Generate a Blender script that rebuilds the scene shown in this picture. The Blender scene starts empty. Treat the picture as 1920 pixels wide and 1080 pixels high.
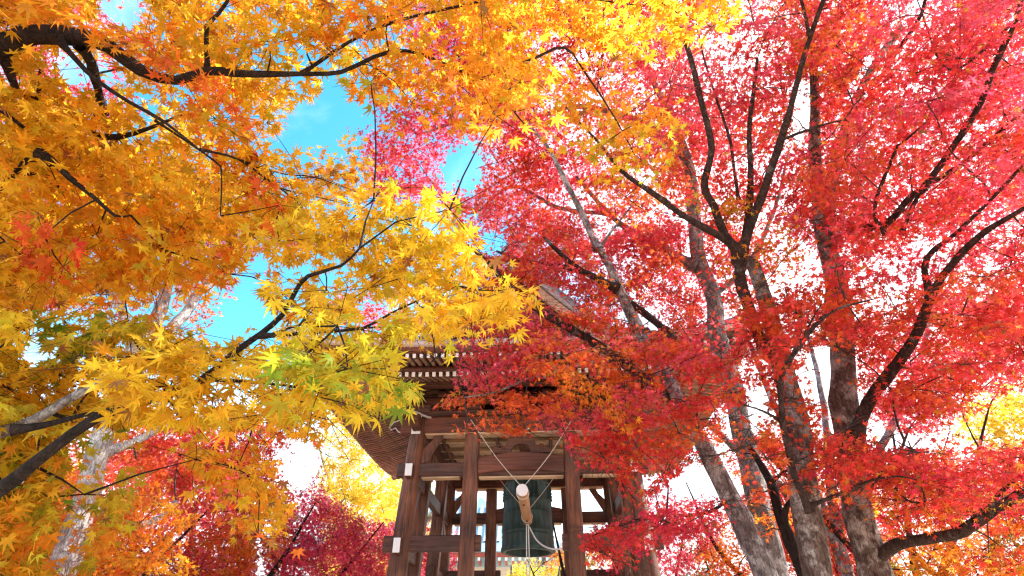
import bpy, bmesh, math, random
import numpy as np
from mathutils import Vector, Matrix

R = math.radians
sc = bpy.context.scene
COL = sc.collection
rng = np.random.default_rng(7)
random.seed(7)

# ------------------------------------------------------------------ camera, sky, sun, exposure
CAMZ = 1.4
PITCH = R(34)
FPX = 1067.0                       # focal length in photo pixels (20 mm)
cam_d = bpy.data.cameras.new('camera')
cam_d.lens = 20.0
cam_d.sensor_width = 36.0
cam_d.clip_start = 0.05
cam_d.clip_end = 2000
cam = bpy.data.objects.new('camera', cam_d)
cam.location = (0, 0, CAMZ)
cam.rotation_euler = (R(90) + PITCH, 0, 0)
COL.objects.link(cam)
sc.camera = cam

SUN_AZ, SUN_EL = R(76), R(42)      # azimuth clockwise from the view direction
sun_dir = Vector((math.sin(SUN_AZ) * math.cos(SUN_EL), math.cos(SUN_AZ) * math.cos(SUN_EL), math.sin(SUN_EL)))

world = bpy.data.worlds.new('World')
sc.world = world
world.use_nodes = True
wn, wl = world.node_tree.nodes, world.node_tree.links
wn.clear()
w_out = wn.new('ShaderNodeOutputWorld')
w_bg = wn.new('ShaderNodeBackground')
w_bg.inputs['Strength'].default_value = 0.15
sky = wn.new('ShaderNodeTexSky')
sky.sky_type = 'NISHITA'
sky.sun_disc = False
sky.sun_elevation = SUN_EL
sky.sun_rotation = SUN_AZ
sky.air_density = 1.2
sky.dust_density = 0.6
sky.ozone_density = 2.0
hs = wn.new('ShaderNodeHueSaturation')
hs.inputs['Saturation'].default_value = 1.35
hs.inputs['Hue'].default_value = 0.476
hs.inputs['Value'].default_value = 1.0
wl.new(sky.outputs['Color'], hs.inputs['Color'])
tc = wn.new('ShaderNodeTexCoord')
sep = wn.new('ShaderNodeSeparateXYZ')
wl.new(tc.outputs['Generated'], sep.inputs[0])
def wmath(op, a, b=None, clamp=False):
    n = wn.new('ShaderNodeMath'); n.operation = op; n.use_clamp = clamp
    for i, v in enumerate((a, b)):
        if v is None: continue
        if isinstance(v, (int, float)): n.inputs[i].default_value = v
        else: wl.new(v, n.inputs[i])
    return n.outputs[0]
dot = wn.new('ShaderNodeVectorMath'); dot.operation = 'DOT_PRODUCT'
wl.new(tc.outputs['Generated'], dot.inputs[0])
BANK = Vector((math.sin(R(66)) * math.cos(R(37)), math.cos(R(66)) * math.cos(R(37)), math.sin(R(37))))   # the middle of the bright veil of cloud
dot.inputs[1].default_value = BANK
# thin high cloud: wisps everywhere, a bright veil in the half of the sky towards the sun and low down
zz = wmath('ADD', wmath('MAXIMUM', sep.outputs['Z'], 0.0), 0.35)
pv = wn.new('ShaderNodeCombineXYZ')
wl.new(wmath('DIVIDE', sep.outputs['X'], zz), pv.inputs[0])
wl.new(wmath('DIVIDE', sep.outputs['Y'], zz), pv.inputs[1])
nz = wn.new('ShaderNodeTexNoise')
nz.inputs['Scale'].default_value = 2.2
nz.inputs['Detail'].default_value = 7
nz.inputs['Roughness'].default_value = 0.58
nz.inputs['Distortion'].default_value = 0.5
wl.new(pv.outputs[0], nz.inputs['Vector'])
def wrange(x, a, b, c, d):
    n = wn.new('ShaderNodeMapRange'); n.interpolation_type = 'SMOOTHSTEP'
    wl.new(x, n.inputs[0])
    for i, v in enumerate((a, b, c, d)): n.inputs[i + 1].default_value = v
    return n.outputs[0]
veil = wrange(dot.outputs['Value'], 0.61, 0.86, 0.0, 1.0)
low = wrange(sep.outputs['Z'], 0.14, 0.44, 0.75, 0.0)
wisp = wrange(nz.outputs['Fac'], 0.50, 0.80, 0.0, 0.55)
cl = wmath('ADD', wmath('ADD', veil, low), wisp)
cl = wmath('MULTIPLY', cl, wrange(nz.outputs['Fac'], 0.2, 0.6, 0.75, 1.1), clamp=True)
mixc = wn.new('ShaderNodeMix'); mixc.data_type = 'RGBA'
wl.new(cl, mixc.inputs['Factor'])
wl.new(hs.outputs['Color'], mixc.inputs[6])
mixc.inputs[7].default_value = (7.2, 7.2, 7.4, 1)
wl.new(mixc.outputs[2], w_bg.inputs['Color'])
wl.new(w_bg.outputs[0], w_out.inputs['Surface'])

sun_l = bpy.data.lights.new('sun', 'SUN')
sun_l.energy = 5.0
sun_l.angle = R(0.5)
sun_l.color = (1.0, 0.95, 0.87)
sun = bpy.data.objects.new('sun', sun_l)
sun.rotation_euler = sun_dir.to_track_quat('Z', 'Y').to_euler()
sun.location = (20, 10, 30)
COL.objects.link(sun)

sc.view_settings.view_transform = 'Standard'
sc.view_settings.look = 'None'
sc.view_settings.exposure = 1.75
sc.view_settings.gamma = 1.0
sc.view_settings.use_curve_mapping = False
sc.render.engine = 'CYCLES'
sc.cycles.max_bounces = 7
sc.cycles.diffuse_bounces = 5
sc.cycles.glossy_bounces = 2
sc.cycles.transmission_bounces = 5
sc.cycles.transparent_max_bounces = 4
sc.cycles.sample_clamp_indirect = 6.0
sc.cycles.use_denoising = True
sc.cycles.denoiser = 'OPENIMAGEDENOISE'
sc.cycles.denoising_input_passes = 'RGB_ALBEDO_NORMAL'
sc.cycles.denoising_prefilter = 'ACCURATE'
sc.cycles.filter_width = 1.3

# ------------------------------------------------------------------ helpers
CP, SP = math.cos(PITCH), math.sin(PITCH)
def ray(px, py):
    u = (np.asarray(px, float) - 960.0) / FPX
    v = (540.0 - np.asarray(py, float)) / FPX
    d = np.stack([u, CP - v * SP, SP + v * CP], -1)
    return d / np.linalg.norm(d, axis=-1, keepdims=True)
EYE = np.array([0, 0, CAMZ])
def at(px, py, r):
    return EYE + ray(px, py) * np.asarray(r, float)[..., None]
def project(p):
    q = np.asarray(p, float) - EYE
    dep = q[..., 1] * CP + q[..., 2] * SP
    up = -q[..., 1] * SP + q[..., 2] * CP
    dep = np.where(dep < 0.05, 0.05, dep)
    return 960 + FPX * q[..., 0] / dep, 540 - FPX * up / dep, dep
def inside(poly, x, y):
    x = np.asarray(x, float); y = np.asarray(y, float)
    res = np.zeros(x.shape, bool)
    n = len(poly)
    for i in range(n):
        x1, y1 = poly[i]; x2, y2 = poly[(i + 1) % n]
        if y1 == y2: continue
        c = ((y1 > y) != (y2 > y)) & (x < (x2 - x1) * (y - y1) / (y2 - y1) + x1)
        res ^= c
    return res
def poly_area(p):
    a = np.array(p, float); b = np.roll(a, -1, 0)
    return abs((a[:, 0] * b[:, 1] - b[:, 0] * a[:, 1]).sum()) / 2

def link(o, parent=None):
    COL.objects.link(o)
    if parent is not None: o.parent = parent
    return o
def tag(o, label=None, cat=None, group=None, kind=None):
    if label: o['label'] = label
    if cat: o['category'] = cat
    if group: o['group'] = group
    if kind: o['kind'] = kind
    return o
def empty(name, loc, label, cat, group=None, rz=0):
    o = bpy.data.objects.new(name, None)
    o.location = loc; o.rotation_euler = (0, 0, rz); o.empty_display_size = 0.2
    link(o)
    return tag(o, label, cat, group)
def mesh_np(name, verts, faces, mats, smooth=False, colours=None, mat_idx=None):
    """faces: int array (n,3) or list of tuples."""
    me = bpy.data.meshes.new(name)
    if isinstance(faces, np.ndarray):
        n, k = faces.shape
        me.vertices.add(len(verts)); me.vertices.foreach_set('co', np.ascontiguousarray(verts, np.float32).ravel())
        me.loops.add(n * k); me.loops.foreach_set('vertex_index', np.ascontiguousarray(faces, np.int32).ravel())
        me.polygons.add(n)
        me.polygons.foreach_set('loop_start', np.arange(0, n * k, k, dtype=np.int32))
        me.polygons.foreach_set('loop_total', np.full(n, k, np.int32))
        me.update(calc_edges=True)
    else:
        me.from_pydata([tuple(v) for v in verts], [], faces)
        me.update()
    for m in (mats if isinstance(mats, (list, tuple)) else [mats]): me.materials.append(m)
    if colours is not None:
        a = me.attributes.new('leaf_colour', 'FLOAT_COLOR', 'POINT')
        c = np.ones((len(verts), 4), np.float32); c[:, :3] = colours
        a.data.foreach_set('color', c.ravel())
    if mat_idx is not None:
        me.polygons.foreach_set('material_index', np.asarray(mat_idx, np.int32))
    if smooth:
        me.polygons.foreach_set('use_smooth', np.ones(len(me.polygons), bool))
    return me
def part(name, me, parent, loc=(0, 0, 0), rot=(0, 0, 0), kind=None, label=None):
    o = bpy.data.objects.new(name, me)
    o.location = loc; o.rotation_euler = rot
    link(o, parent)
    if kind: o['kind'] = kind
    if label: o['label'] = label
    return o

# ------------------------------------------------------------------ materials
def new_mat(name):
    m = bpy.data.materials.new(name); m.use_nodes = True
    return m, m.node_tree.nodes, m.node_tree.links, m.node_tree.nodes['Principled BSDF']
def simple(name, col, rough=0.7, metal=0.0, spec=0.3, var=0.15, scale=8.0, bump=0.0):
    m, n, l, b = new_mat(name)
    b.inputs['Roughness'].default_value = rough
    b.inputs['Metallic'].default_value = metal
    b.inputs['Specular IOR Level'].default_value = spec
    t = n.new('ShaderNodeTexCoord'); nz = n.new('ShaderNodeTexNoise')
    nz.inputs['Scale'].default_value = scale; nz.inputs['Detail'].default_value = 6
    l.new(t.outputs['Object'], nz.inputs['Vector'])
    r = n.new('ShaderNodeValToRGB')
    r.color_ramp.elements[0].position = 0.3; r.color_ramp.elements[1].position = 0.7
    r.color_ramp.elements[0].color = (*[c * (1 - var) for c in col], 1)
    r.color_ramp.elements[1].color = (*[min(1, c * (1 + var)) for c in col], 1)
    l.new(nz.outputs['Fac'], r.inputs['Fac']); l.new(r.outputs['Color'], b.inputs['Base Color'])
    if bump:
        bp = n.new('ShaderNodeBump'); bp.inputs['Strength'].default_value = bump; bp.inputs['Distance'].default_value = 0.02
        l.new(nz.outputs['Fac'], bp.inputs['Height']); l.new(bp.outputs[0], b.inputs['Normal'])
    return m
def wood(name, axis, dark, light, rough=0.6, worn=0.35):
    m, n, l, b = new_mat(name)
    b.inputs['Roughness'].default_value = rough
    b.inputs['Specular IOR Level'].default_value = 0.35
    t = n.new('ShaderNodeTexCoord')
    mp = n.new('ShaderNodeMapping')
    s = [14.0, 14.0, 14.0]; s['xyz'.index(axis)] = 0.7
    mp.inputs['Scale'].default_value = s
    l.new(t.outputs['Object'], mp.inputs['Vector'])
    oi = n.new('ShaderNodeObjectInfo')
    ad = n.new('ShaderNodeVectorMath'); ad.operation = 'ADD'
    cm = n.new('ShaderNodeCombineXYZ')
    mu = n.new('ShaderNodeMath'); mu.operation = 'MULTIPLY'; mu.inputs[1].default_value = 40
    l.new(oi.outputs['Random'], mu.inputs[0])
    for i in range(3): l.new(mu.outputs[0], cm.inputs[i])
    l.new(mp.outputs[0], ad.inputs[0]); l.new(cm.outputs[0], ad.inputs[1])
    g = n.new('ShaderNodeTexNoise'); g.inputs['Scale'].default_value = 2.2; g.inputs['Detail'].default_value = 8; g.inputs['Roughness'].default_value = 0.65
    l.new(ad.outputs[0], g.inputs['Vector'])
    r = n.new('ShaderNodeValToRGB')
    r.color_ramp.elements[0].position = 0.34; r.color_ramp.elements[1].position = 0.68
    r.color_ramp.elements[0].color = (*dark, 1); r.color_ramp.elements[1].color = (*light, 1)
    l.new(g.outputs['Fac'], r.inputs['Fac'])
    big = n.new('ShaderNodeTexNoise'); big.inputs['Scale'].default_value = 1.7; big.inputs['Detail'].default_value = 5
    ad2 = n.new('ShaderNodeVectorMath'); ad2.operation = 'ADD'
    l.new(t.outputs['Object'], ad2.inputs[0]); l.new(cm.outputs[0], ad2.inputs[1])
    l.new(ad2.outputs[0], big.inputs['Vector'])
    mr = n.new('ShaderNodeMapRange'); mr.inputs[1].default_value = 0.35; mr.inputs[2].default_value = 0.7
    mr.inputs[3].default_value = 1 - worn; mr.inputs[4].default_value = 1 + worn
    l.new(big.outputs['Fac'], mr.inputs[0])
    mx = n.new('ShaderNodeMix'); mx.data_type = 'RGBA'; mx.blend_type = 'MULTIPLY'; mx.inputs['Factor'].default_value = 1
    l.new(r.outputs['Color'], mx.inputs[6]); l.new(mr.outputs[0], mx.inputs[7])
    # weather-greyed patches and dark drying checks along the grain
    gr = n.new('ShaderNodeMapRange'); gr.inputs[1].default_value = 0.52; gr.inputs[2].default_value = 0.74; gr.inputs[3].default_value = 0.0; gr.inputs[4].default_value = 0.55
    w2 = n.new('ShaderNodeTexNoise'); w2.inputs['Scale'].default_value = 0.9; w2.inputs['Detail'].default_value = 7; w2.inputs['Roughness'].default_value = 0.7
    l.new(ad.outputs[0], w2.inputs['Vector']); l.new(w2.outputs['Fac'], gr.inputs[0])
    mg = n.new('ShaderNodeMix'); mg.data_type = 'RGBA'
    avg = sum(light) / 3
    mg.inputs[7].default_value = (avg * 1.25, avg * 1.05, avg * 0.92, 1)
    l.new(gr.outputs[0], mg.inputs['Factor']); l.new(mx.outputs[2], mg.inputs[6])
    ckn = n.new('ShaderNodeTexNoise'); ckn.inputs['Scale'].default_value = 4.5; ckn.inputs['Detail'].default_value = 3
    l.new(ad.outputs[0], ckn.inputs['Vector'])
    ckr = n.new('ShaderNodeMapRange'); ckr.inputs[1].default_value = 0.30; ckr.inputs[2].default_value = 0.36; ckr.inputs[3].default_value = 0.35; ckr.inputs[4].default_value = 1.0
    l.new(ckn.outputs['Fac'], ckr.inputs[0])
    mc = n.new('ShaderNodeMix'); mc.data_type = 'RGBA'; mc.blend_type = 'MULTIPLY'; mc.inputs['Factor'].default_value = 1
    l.new(mg.outputs[2], mc.inputs[6]); l.new(ckr.outputs[0], mc.inputs[7])
    l.new(mc.outputs[2], b.inputs['Base Color'])
    bp = n.new('ShaderNodeBump'); bp.inputs['Strength'].default_value = 0.35; bp.inputs['Distance'].default_value = 0.01
    l.new(g.outputs['Fac'], bp.inputs['Height']); l.new(bp.outputs[0], b.inputs['Normal'])
    return m
def bark(name, dark, mid, pale, pale_at=0.60, scale=1.0):
    m, n, l, b = new_mat(name)
    b.inputs['Roughness'].default_value = 0.85
    b.inputs['Specular IOR Level'].default_value = 0.2
    t = n.new('ShaderNodeTexCoord')
    mp = n.new('ShaderNodeMapping'); mp.inputs['Scale'].default_value = (9 * scale, 9 * scale, 3.0 * scale)
    l.new(t.outputs['Object'], mp.inputs['Vector'])
    a = n.new('ShaderNodeTexNoise'); a.inputs['Scale'].default_value = 2.5; a.inputs['Detail'].default_value = 9; a.inputs['Roughness'].default_value = 0.7
    l.new(mp.outputs[0], a.inputs['Vector'])
    r = n.new('ShaderNodeValToRGB')
    r.color_ramp.elements[0].position = 0.36; r.color_ramp.elements[1].position = 0.62
    r.color_ramp.elements[0].color = (*dark, 1); r.color_ramp.elements[1].color = (*mid, 1)
    l.new(a.outputs['Fac'], r.inputs['Fac'])
    c = n.new('ShaderNodeTexNoise'); c.inputs['Scale'].default_value = 6.5 * scale; c.inputs['Detail'].default_value = 7; c.inputs['Roughness'].default_value = 0.68
    l.new(t.outputs['Object'], c.inputs['Vector'])
    mr = n.new('ShaderNodeMapRange'); mr.inputs[1].default_value = pale_at - 0.05; mr.inputs[2].default_value = pale_at + 0.08
    l.new(c.outputs['Fac'], mr.inputs[0])
    mx = n.new('ShaderNodeMix'); mx.data_type = 'RGBA'
    l.new(mr.outputs[0], mx.inputs['Factor']); l.new(r.outputs['Color'], mx.inputs[6]); mx.inputs[7].default_value = (*pale, 1)
    v = n.new('ShaderNodeTexVoronoi'); v.feature = 'DISTANCE_TO_EDGE'; v.inputs['Scale'].default_value = 3.0
    mp2 = n.new('ShaderNodeMapping'); mp2.inputs['Scale'].default_value = (14 * scale, 14 * scale, 2.4 * scale)
    wa = n.new('ShaderNodeMix'); wa.data_type = 'VECTOR'; wa.inputs['Factor'].default_value = 0.08
    l.new(t.outputs['Object'], wa.inputs[4]); l.new(c.outputs['Color'], wa.inputs[5])
    l.new(wa.outputs[1], mp2.inputs['Vector']); l.new(mp2.outputs[0], v.inputs['Vector'])
    ck = n.new('ShaderNodeMapRange'); ck.inputs[1].default_value = 0.0; ck.inputs[2].default_value = 0.10; ck.inputs[3].default_value = 0.45; ck.inputs[4].default_value = 1.0
    l.new(v.outputs['Distance'], ck.inputs[0])
    mk = n.new('ShaderNodeMix'); mk.data_type = 'RGBA'; mk.blend_type = 'MULTIPLY'; mk.inputs['Factor'].default_value = 1
    l.new(mx.outputs[2], mk.inputs[6]); l.new(ck.outputs[0], mk.inputs[7])
    l.new(mk.outputs[2], b.inputs['Base Color'])
    ma = n.new('ShaderNodeMath'); ma.operation = 'ADD'
    l.new(v.outputs['Distance'], ma.inputs[0]); l.new(a.outputs['Fac'], ma.inputs[1])
    bp = n.new('ShaderNodeBump'); bp.inputs['Strength'].default_value = 0.9; bp.inputs['Distance'].default_value = 0.03
    l.new(ma.outputs[0], bp.inputs['Height']); l.new(bp.outputs[0], b.inputs['Normal'])
    return m
def leaf_mat(name, source):
    m, n, l, b = new_mat(name)
    if source == 'attr':
        a = n.new('ShaderNodeAttribute'); a.attribute_name = 'leaf_colour'; colour = a.outputs['Color']
    else:
        a = n.new('ShaderNodeObjectInfo'); colour = a.outputs['Color']
    # blotches and veins of the leaf itself
    geo = n.new('ShaderNodeNewGeometry')
    nz = n.new('ShaderNodeTexNoise'); nz.inputs['Scale'].default_value = 45; nz.inputs['Detail'].default_value = 2
    l.new(geo.outputs['Position'], nz.inputs['Vector'])
    mr = n.new('ShaderNodeMapRange'); mr.inputs[1].default_value = 0.3; mr.inputs[2].default_value = 0.7; mr.inputs[3].default_value = 0.8; mr.inputs[4].default_value = 1.12
    l.new(nz.outputs['Fac'], mr.inputs[0])
    mx = n.new('ShaderNodeMix'); mx.data_type = 'RGBA'; mx.blend_type = 'MULTIPLY'; mx.inputs['Factor'].default_value = 1
    l.new(colour, mx.inputs[6]); l.new(mr.outputs[0], mx.inputs[7])
    l.new(mx.outputs[2], b.inputs['Base Color'])
    b.inputs['Roughness'].default_value = 0.5
    b.inputs['Specular IOR Level'].default_value = 0.22
    tr = n.new('ShaderNodeBsdfTranslucent')
    l.new(mx.outputs[2], tr.inputs['Color'])
    ms = n.new('ShaderNodeMixShader'); ms.inputs[0].default_value = 0.68
    l.new(b.outputs[0], ms.inputs[1]); l.new(tr.outputs[0], ms.inputs[2])
    l.new(ms.outputs[0], n['Material Output'].inputs['Surface'])
    return m

M = {}
M['leaf'] = leaf_mat('leaf_many', 'attr')
M['leaf_one'] = leaf_mat('leaf_single', 'object')
M['bark_dark'] = bark('bark_dark', (0.016, 0.011, 0.010), (0.045, 0.030, 0.026), (0.13, 0.11, 0.10), 0.70)
M['bark_grey'] = bark('bark_grey', (0.075, 0.058, 0.055), (0.25, 0.20, 0.195), (0.50, 0.47, 0.46), 0.52)  # pale lichen patches spread wider to stand in for sun patches
M['bark_pale'] = bark('bark_pale', (0.10, 0.085, 0.08), (0.28, 0.25, 0.24), (0.48, 0.46, 0.44), 0.55)
M['bark_brown'] = bark('bark_brown', (0.050, 0.032, 0.026), (0.20, 0.135, 0.112), (0.44, 0.39, 0.36), 0.53)  # lichen patches enlarged here too, in place of sun on the trunks
M['bark_sunlit'] = bark('bark_sunlit', (0.22, 0.19, 0.17), (0.50, 0.47, 0.44), (0.70, 0.68, 0.65), 0.55)  # sunlight on the lower left trunk put into a whiter bark colour
M['twig'] = simple('twig_bark', (0.045, 0.026, 0.022), 0.8)
DK, LT = (0.042, 0.015, 0.009), (0.150, 0.056, 0.030)
M['wood_x'] = wood('old_wood_across', 'x', DK, LT)
M['wood_y'] = wood('old_wood_deep', 'y', DK, LT)
M['wood_z'] = wood('old_wood_upright', 'z', (0.052, 0.018, 0.010), (0.225, 0.080, 0.036), worn=0.5)
M['wood_red'] = wood('reddish_wood', 'x', (0.070, 0.020, 0.012), (0.19, 0.062, 0.033))
M['wood_pale'] = wood('pale_lit_wood', 'x', (0.42, 0.26, 0.14), (0.66, 0.46, 0.27))  # pale wood, brightened further for the bounced light on the ceiling
M['wood_rafter'] = wood('rafter_wood', 'y', (0.24, 0.13, 0.08), (0.46, 0.28, 0.18))  # lightened so the rafters read as lit under the eaves
M['wood_soffit'] = wood('soffit_board', 'x', (0.055, 0.028, 0.016), (0.12, 0.065, 0.036))  # darkened so the gaps between the rafters read as shade
M['log'] = wood('striker_log', 'y', (0.36, 0.16, 0.055), (0.58, 0.29, 0.11), worn=0.2)
M['white'] = simple('white_paint', (0.80, 0.79, 0.77), 0.6, var=0.06)
M['paper'] = simple('white_paper', (0.72, 0.70, 0.66), 0.8, var=0.08)
M['ink'] = simple('ink', (0.05, 0.045, 0.045), 0.8)
M['rope'] = simple('hemp_rope', (0.55, 0.48, 0.40), 0.9, var=0.2, scale=60)
M['rope_white'] = simple('white_rope', (0.72, 0.70, 0.68), 0.8, var=0.1, scale=60)
M['tile'] = simple('roof_tile', (0.26, 0.29, 0.33), 0.42, spec=0.5, var=0.25, scale=5)
M['tile_blue'] = simple('copper_blue_tile', (0.20, 0.33, 0.40), 0.5, spec=0.4, var=0.2, scale=2)
M['eave'] = simple('eave_edge', (0.52, 0.44, 0.42), 0.6, var=0.15)
M['stone'] = simple('granite', (0.34, 0.32, 0.30), 0.85, var=0.25, scale=12, bump=0.3)
M['wall'] = simple('plaster_wall', (0.72, 0.69, 0.64), 0.85, var=0.06)
M['red_wood'] = simple('red_painted_wood', (0.30, 0.07, 0.045), 0.6)
M['iron'] = simple('black_iron', (0.03, 0.03, 0.032), 0.5, metal=0.6)
def bronze():
    m, n, l, b = new_mat('bell_bronze')
    t = n.new('ShaderNodeTexCoord'); mp = n.new('ShaderNodeMapping'); mp.inputs['Scale'].default_value = (5, 5, 1.1)
    l.new(t.outputs['Object'], mp.inputs['Vector'])
    nz = n.new('ShaderNodeTexNoise'); nz.inputs['Scale'].default_value = 2.5; nz.inputs['Detail'].default_value = 9; nz.inputs['Roughness'].default_value = 0.65
    l.new(mp.outputs[0], nz.inputs['Vector'])
    r = n.new('ShaderNodeValToRGB')
    r.color_ramp.elements[0].position = 0.35; r.color_ramp.elements[0].color = (0.018, 0.034, 0.032, 1)
    r.color_ramp.elements[1].position = 0.72; r.color_ramp.elements[1].color = (0.062, 0.122, 0.110, 1)
    l.new(nz.outputs['Fac'], r.inputs['Fac']); l.new(r.outputs['Color'], b.inputs['Base Color'])
    b.inputs['Metallic'].default_value = 0.15; b.inputs['Roughness'].default_value = 0.6
    bp = n.new('ShaderNodeBump'); bp.inputs['Strength'].default_value = 0.15; bp.inputs['Distance'].default_value = 0.01
    l.new(nz.outputs['Fac'], bp.inputs['Height']); l.new(bp.outputs[0], b.inputs['Normal'])
    return m
M['bronze'] = bronze()
def ground_mat():
    m, n, l, b = new_mat('pale_temple_gravel')  # unseen ground, kept pale to bounce light up under the roof
    t = n.new('ShaderNodeTexCoord')
    a = n.new('ShaderNodeTexNoise'); a.inputs['Scale'].default_value = 0.5; a.inputs['Detail'].default_value = 8
    v = n.new('ShaderNodeTexVoronoi'); v.inputs['Scale'].default_value = 40
    l.new(t.outputs['Object'], a.inputs['Vector']); l.new(t.outputs['Object'], v.inputs['Vector'])
    r = n.new('ShaderNodeValToRGB')
    r.color_ramp.elements[0].color = (0.36, 0.33, 0.28, 1); r.color_ramp.elements[1].color = (0.56, 0.52, 0.46, 1)
    e = r.color_ramp.elements.new(0.85); e.color = (0.50, 0.34, 0.22, 1)
    mm = n.new('ShaderNodeMix'); mm.data_type = 'FLOAT'; mm.inputs['Factor'].default_value = 0.4
    l.new(a.outputs['Fac'], mm.inputs[2]); l.new(v.outputs['Distance'], mm.inputs[3])
    l.new(mm.outputs[0], r.inputs['Fac']); l.new(r.outputs['Color'], b.inputs['Base Color'])
    b.inputs['Roughness'].default_value = 0.9
    return m
M['ground'] = ground_mat()

# ------------------------------------------------------------------ ground
gm = mesh_np('ground', np.array([(-600, -600, 0), (600, -600, 0), (600, 600, 0), (-600, 600, 0)], float), np.array([[0, 1, 2, 3]]), M['ground'])
tag(part('ground', gm, None), 'pale gravel ground under the maples and the bell tower', kind='structure')

# ------------------------------------------------------------------ small mesh builders (architecture)
def box_me(name, sx, sy, sz, mats, bevel=0.0, end_mat=None):
    """Box centred on its origin; end_mat gives the -y end face its own material slot."""
    bm = bmesh.new()
    bmesh.ops.create_cube(bm, size=1.0)
    bmesh.ops.scale(bm, vec=(sx, sy, sz), verts=bm.verts)
    if bevel: bmesh.ops.bevel(bm, geom=list(bm.edges), offset=bevel, segments=1, affect='EDGES')
    if end_mat is not None:
        for f in bm.faces:
            if f.normal.y < -0.9: f.material_index = 1
    me = bpy.data.meshes.new(name); bm.to_mesh(me); bm.free()
    for m in (mats if isinstance(mats, (list, tuple)) else [mats]): me.materials.append(m)
    return me
def tube_np(pts, radii, sides=10, rough=0.0, seed=0, knots=0):
    """Tube along points; returns verts, quad faces (plus end triangles are skipped: ends taper to nothing or hide)."""
    pts = np.asarray(pts, float); radii = np.asarray(radii, float)
    n = len(pts)
    tan = np.gradient(pts, axis=0); tan /= np.linalg.norm(tan, axis=1, keepdims=True) + 1e-9
    ref = np.array([0.0, 0.0, 1.0]) if abs(tan[0][2]) < 0.9 else np.array([1.0, 0, 0])
    a = np.cross(tan[0], ref); a /= np.linalg.norm(a)
    ang = np.linspace(0, 2 * np.pi, sides, endpoint=False)
    vs = np.empty((n, sides, 3))
    ph = np.random.default_rng(seed).uniform(0, 6.28, 6)
    L = np.concatenate([[0], np.cumsum(np.linalg.norm(np.diff(pts, axis=0), axis=1))])
    kg = np.random.default_rng(seed + 900)
    kn = [(kg.uniform(0, L[-1]), kg.uniform(0, 6.28), kg.uniform(0.15, 0.42), kg.uniform(0.4, 0.9)) for _ in range(knots)]
    for i in range(n):
        a = a - tan[i] * (a @ tan[i]); a /= np.linalg.norm(a) + 1e-9
        b = np.cross(tan[i], a)
        rr = radii[i]
        if rough:
            s = L[i] / max(radii[0], 0.02)
            w = 1 + rough * (0.45 * np.sin(2 * ang + ph[0] + 0.35 * s) + 0.35 * np.sin(3 * ang + ph[1] - 0.5 * s) + 0.3 * np.sin(5 * ang + ph[2] + 0.9 * s) + 0.5 * math.sin(0.8 * s + ph[3]) + 0.3 * math.sin(1.9 * s + ph[4]))
            for (s0, a0, am, sg) in kn:
                w = w + am * math.exp(-((L[i] - s0) / (sg * max(radii[i], 0.01))) ** 2) * np.maximum(0, np.cos(ang - a0)) ** 3
        else: w = 1.0
        vs[i] = pts[i] + np.outer(np.cos(ang) * rr * w, a) + np.outer(np.sin(ang) * rr * w, b)
    idx = np.arange(n * sides).reshape(n, sides)
    q = np.stack([idx[:-1], np.roll(idx, -1, 1)[:-1], np.roll(idx, -1, 1)[1:], idx[1:]], -1).reshape(-1, 4)
    return vs.reshape(-1, 3), q
def smooth_path(pts, radii, step):
    """Catmull-Rom through the points, resampled."""
    p = np.asarray(pts, float); r = np.asarray(radii, float)
    P = np.vstack([2 * p[0] - p[1], p, 2 * p[-1] - p[-2]])
    out, ro = [], []
    for i in range(len(p) - 1):
        n = max(2, int(np.linalg.norm(p[i + 1] - p[i]) / step))
        t = np.linspace(0, 1, n, endpoint=False)[:, None]
        a, b, c, d = P[i], P[i + 1], P[i + 2], P[i + 3]
        out.append(0.5 * (2 * b + (c - a) * t + (2 * a - 5 * b + 4 * c - d) * t ** 2 + (3 * b - a - 3 * c + d) * t ** 3))
        ro.append(r[i] + (r[i + 1] - r[i]) * t[:, 0])
    out.append(p[-1:]); ro.append(r[-1:])
    return np.vstack(out), np.concatenate(ro)
def tube_me(name, pts, rad, mat, sides=8):
    rad = [rad] * len(pts) if isinstance(rad, (int, float)) else rad
    v, q = tube_np(pts, rad, sides)
    n = len(pts)
    f = [tuple(x) for x in q] + [tuple(range(sides))[::-1], tuple(range((n - 1) * sides, n * sides))]
    return mesh_np(name, v, f, mat, smooth=False)
def lathe_np(prof, seg=48):
    ang = np.linspace(0, 2 * np.pi, seg, endpoint=False)
    pr = np.asarray(prof, float)
    v = np.stack([np.outer(pr[:, 0], np.cos(ang)), np.outer(pr[:, 0], np.sin(ang)), np.repeat(pr[:, 1:2], seg, 1)], -1)
    n = len(pr); idx = np.arange(n * seg).reshape(n, seg)
    q = np.stack([idx[:-1], np.roll(idx, -1, 1)[:-1], np.roll(idx, -1, 1)[1:], idx[1:]], -1).reshape(-1, 4)
    return v.reshape(-1, 3), q
def join_np(lst):
    vs, fs, o = [], [], 0
    for v, f in lst:
        vs.append(v); fs.append(f + o); o += len(v)
    return np.vstack(vs), np.vstack(fs)
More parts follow.
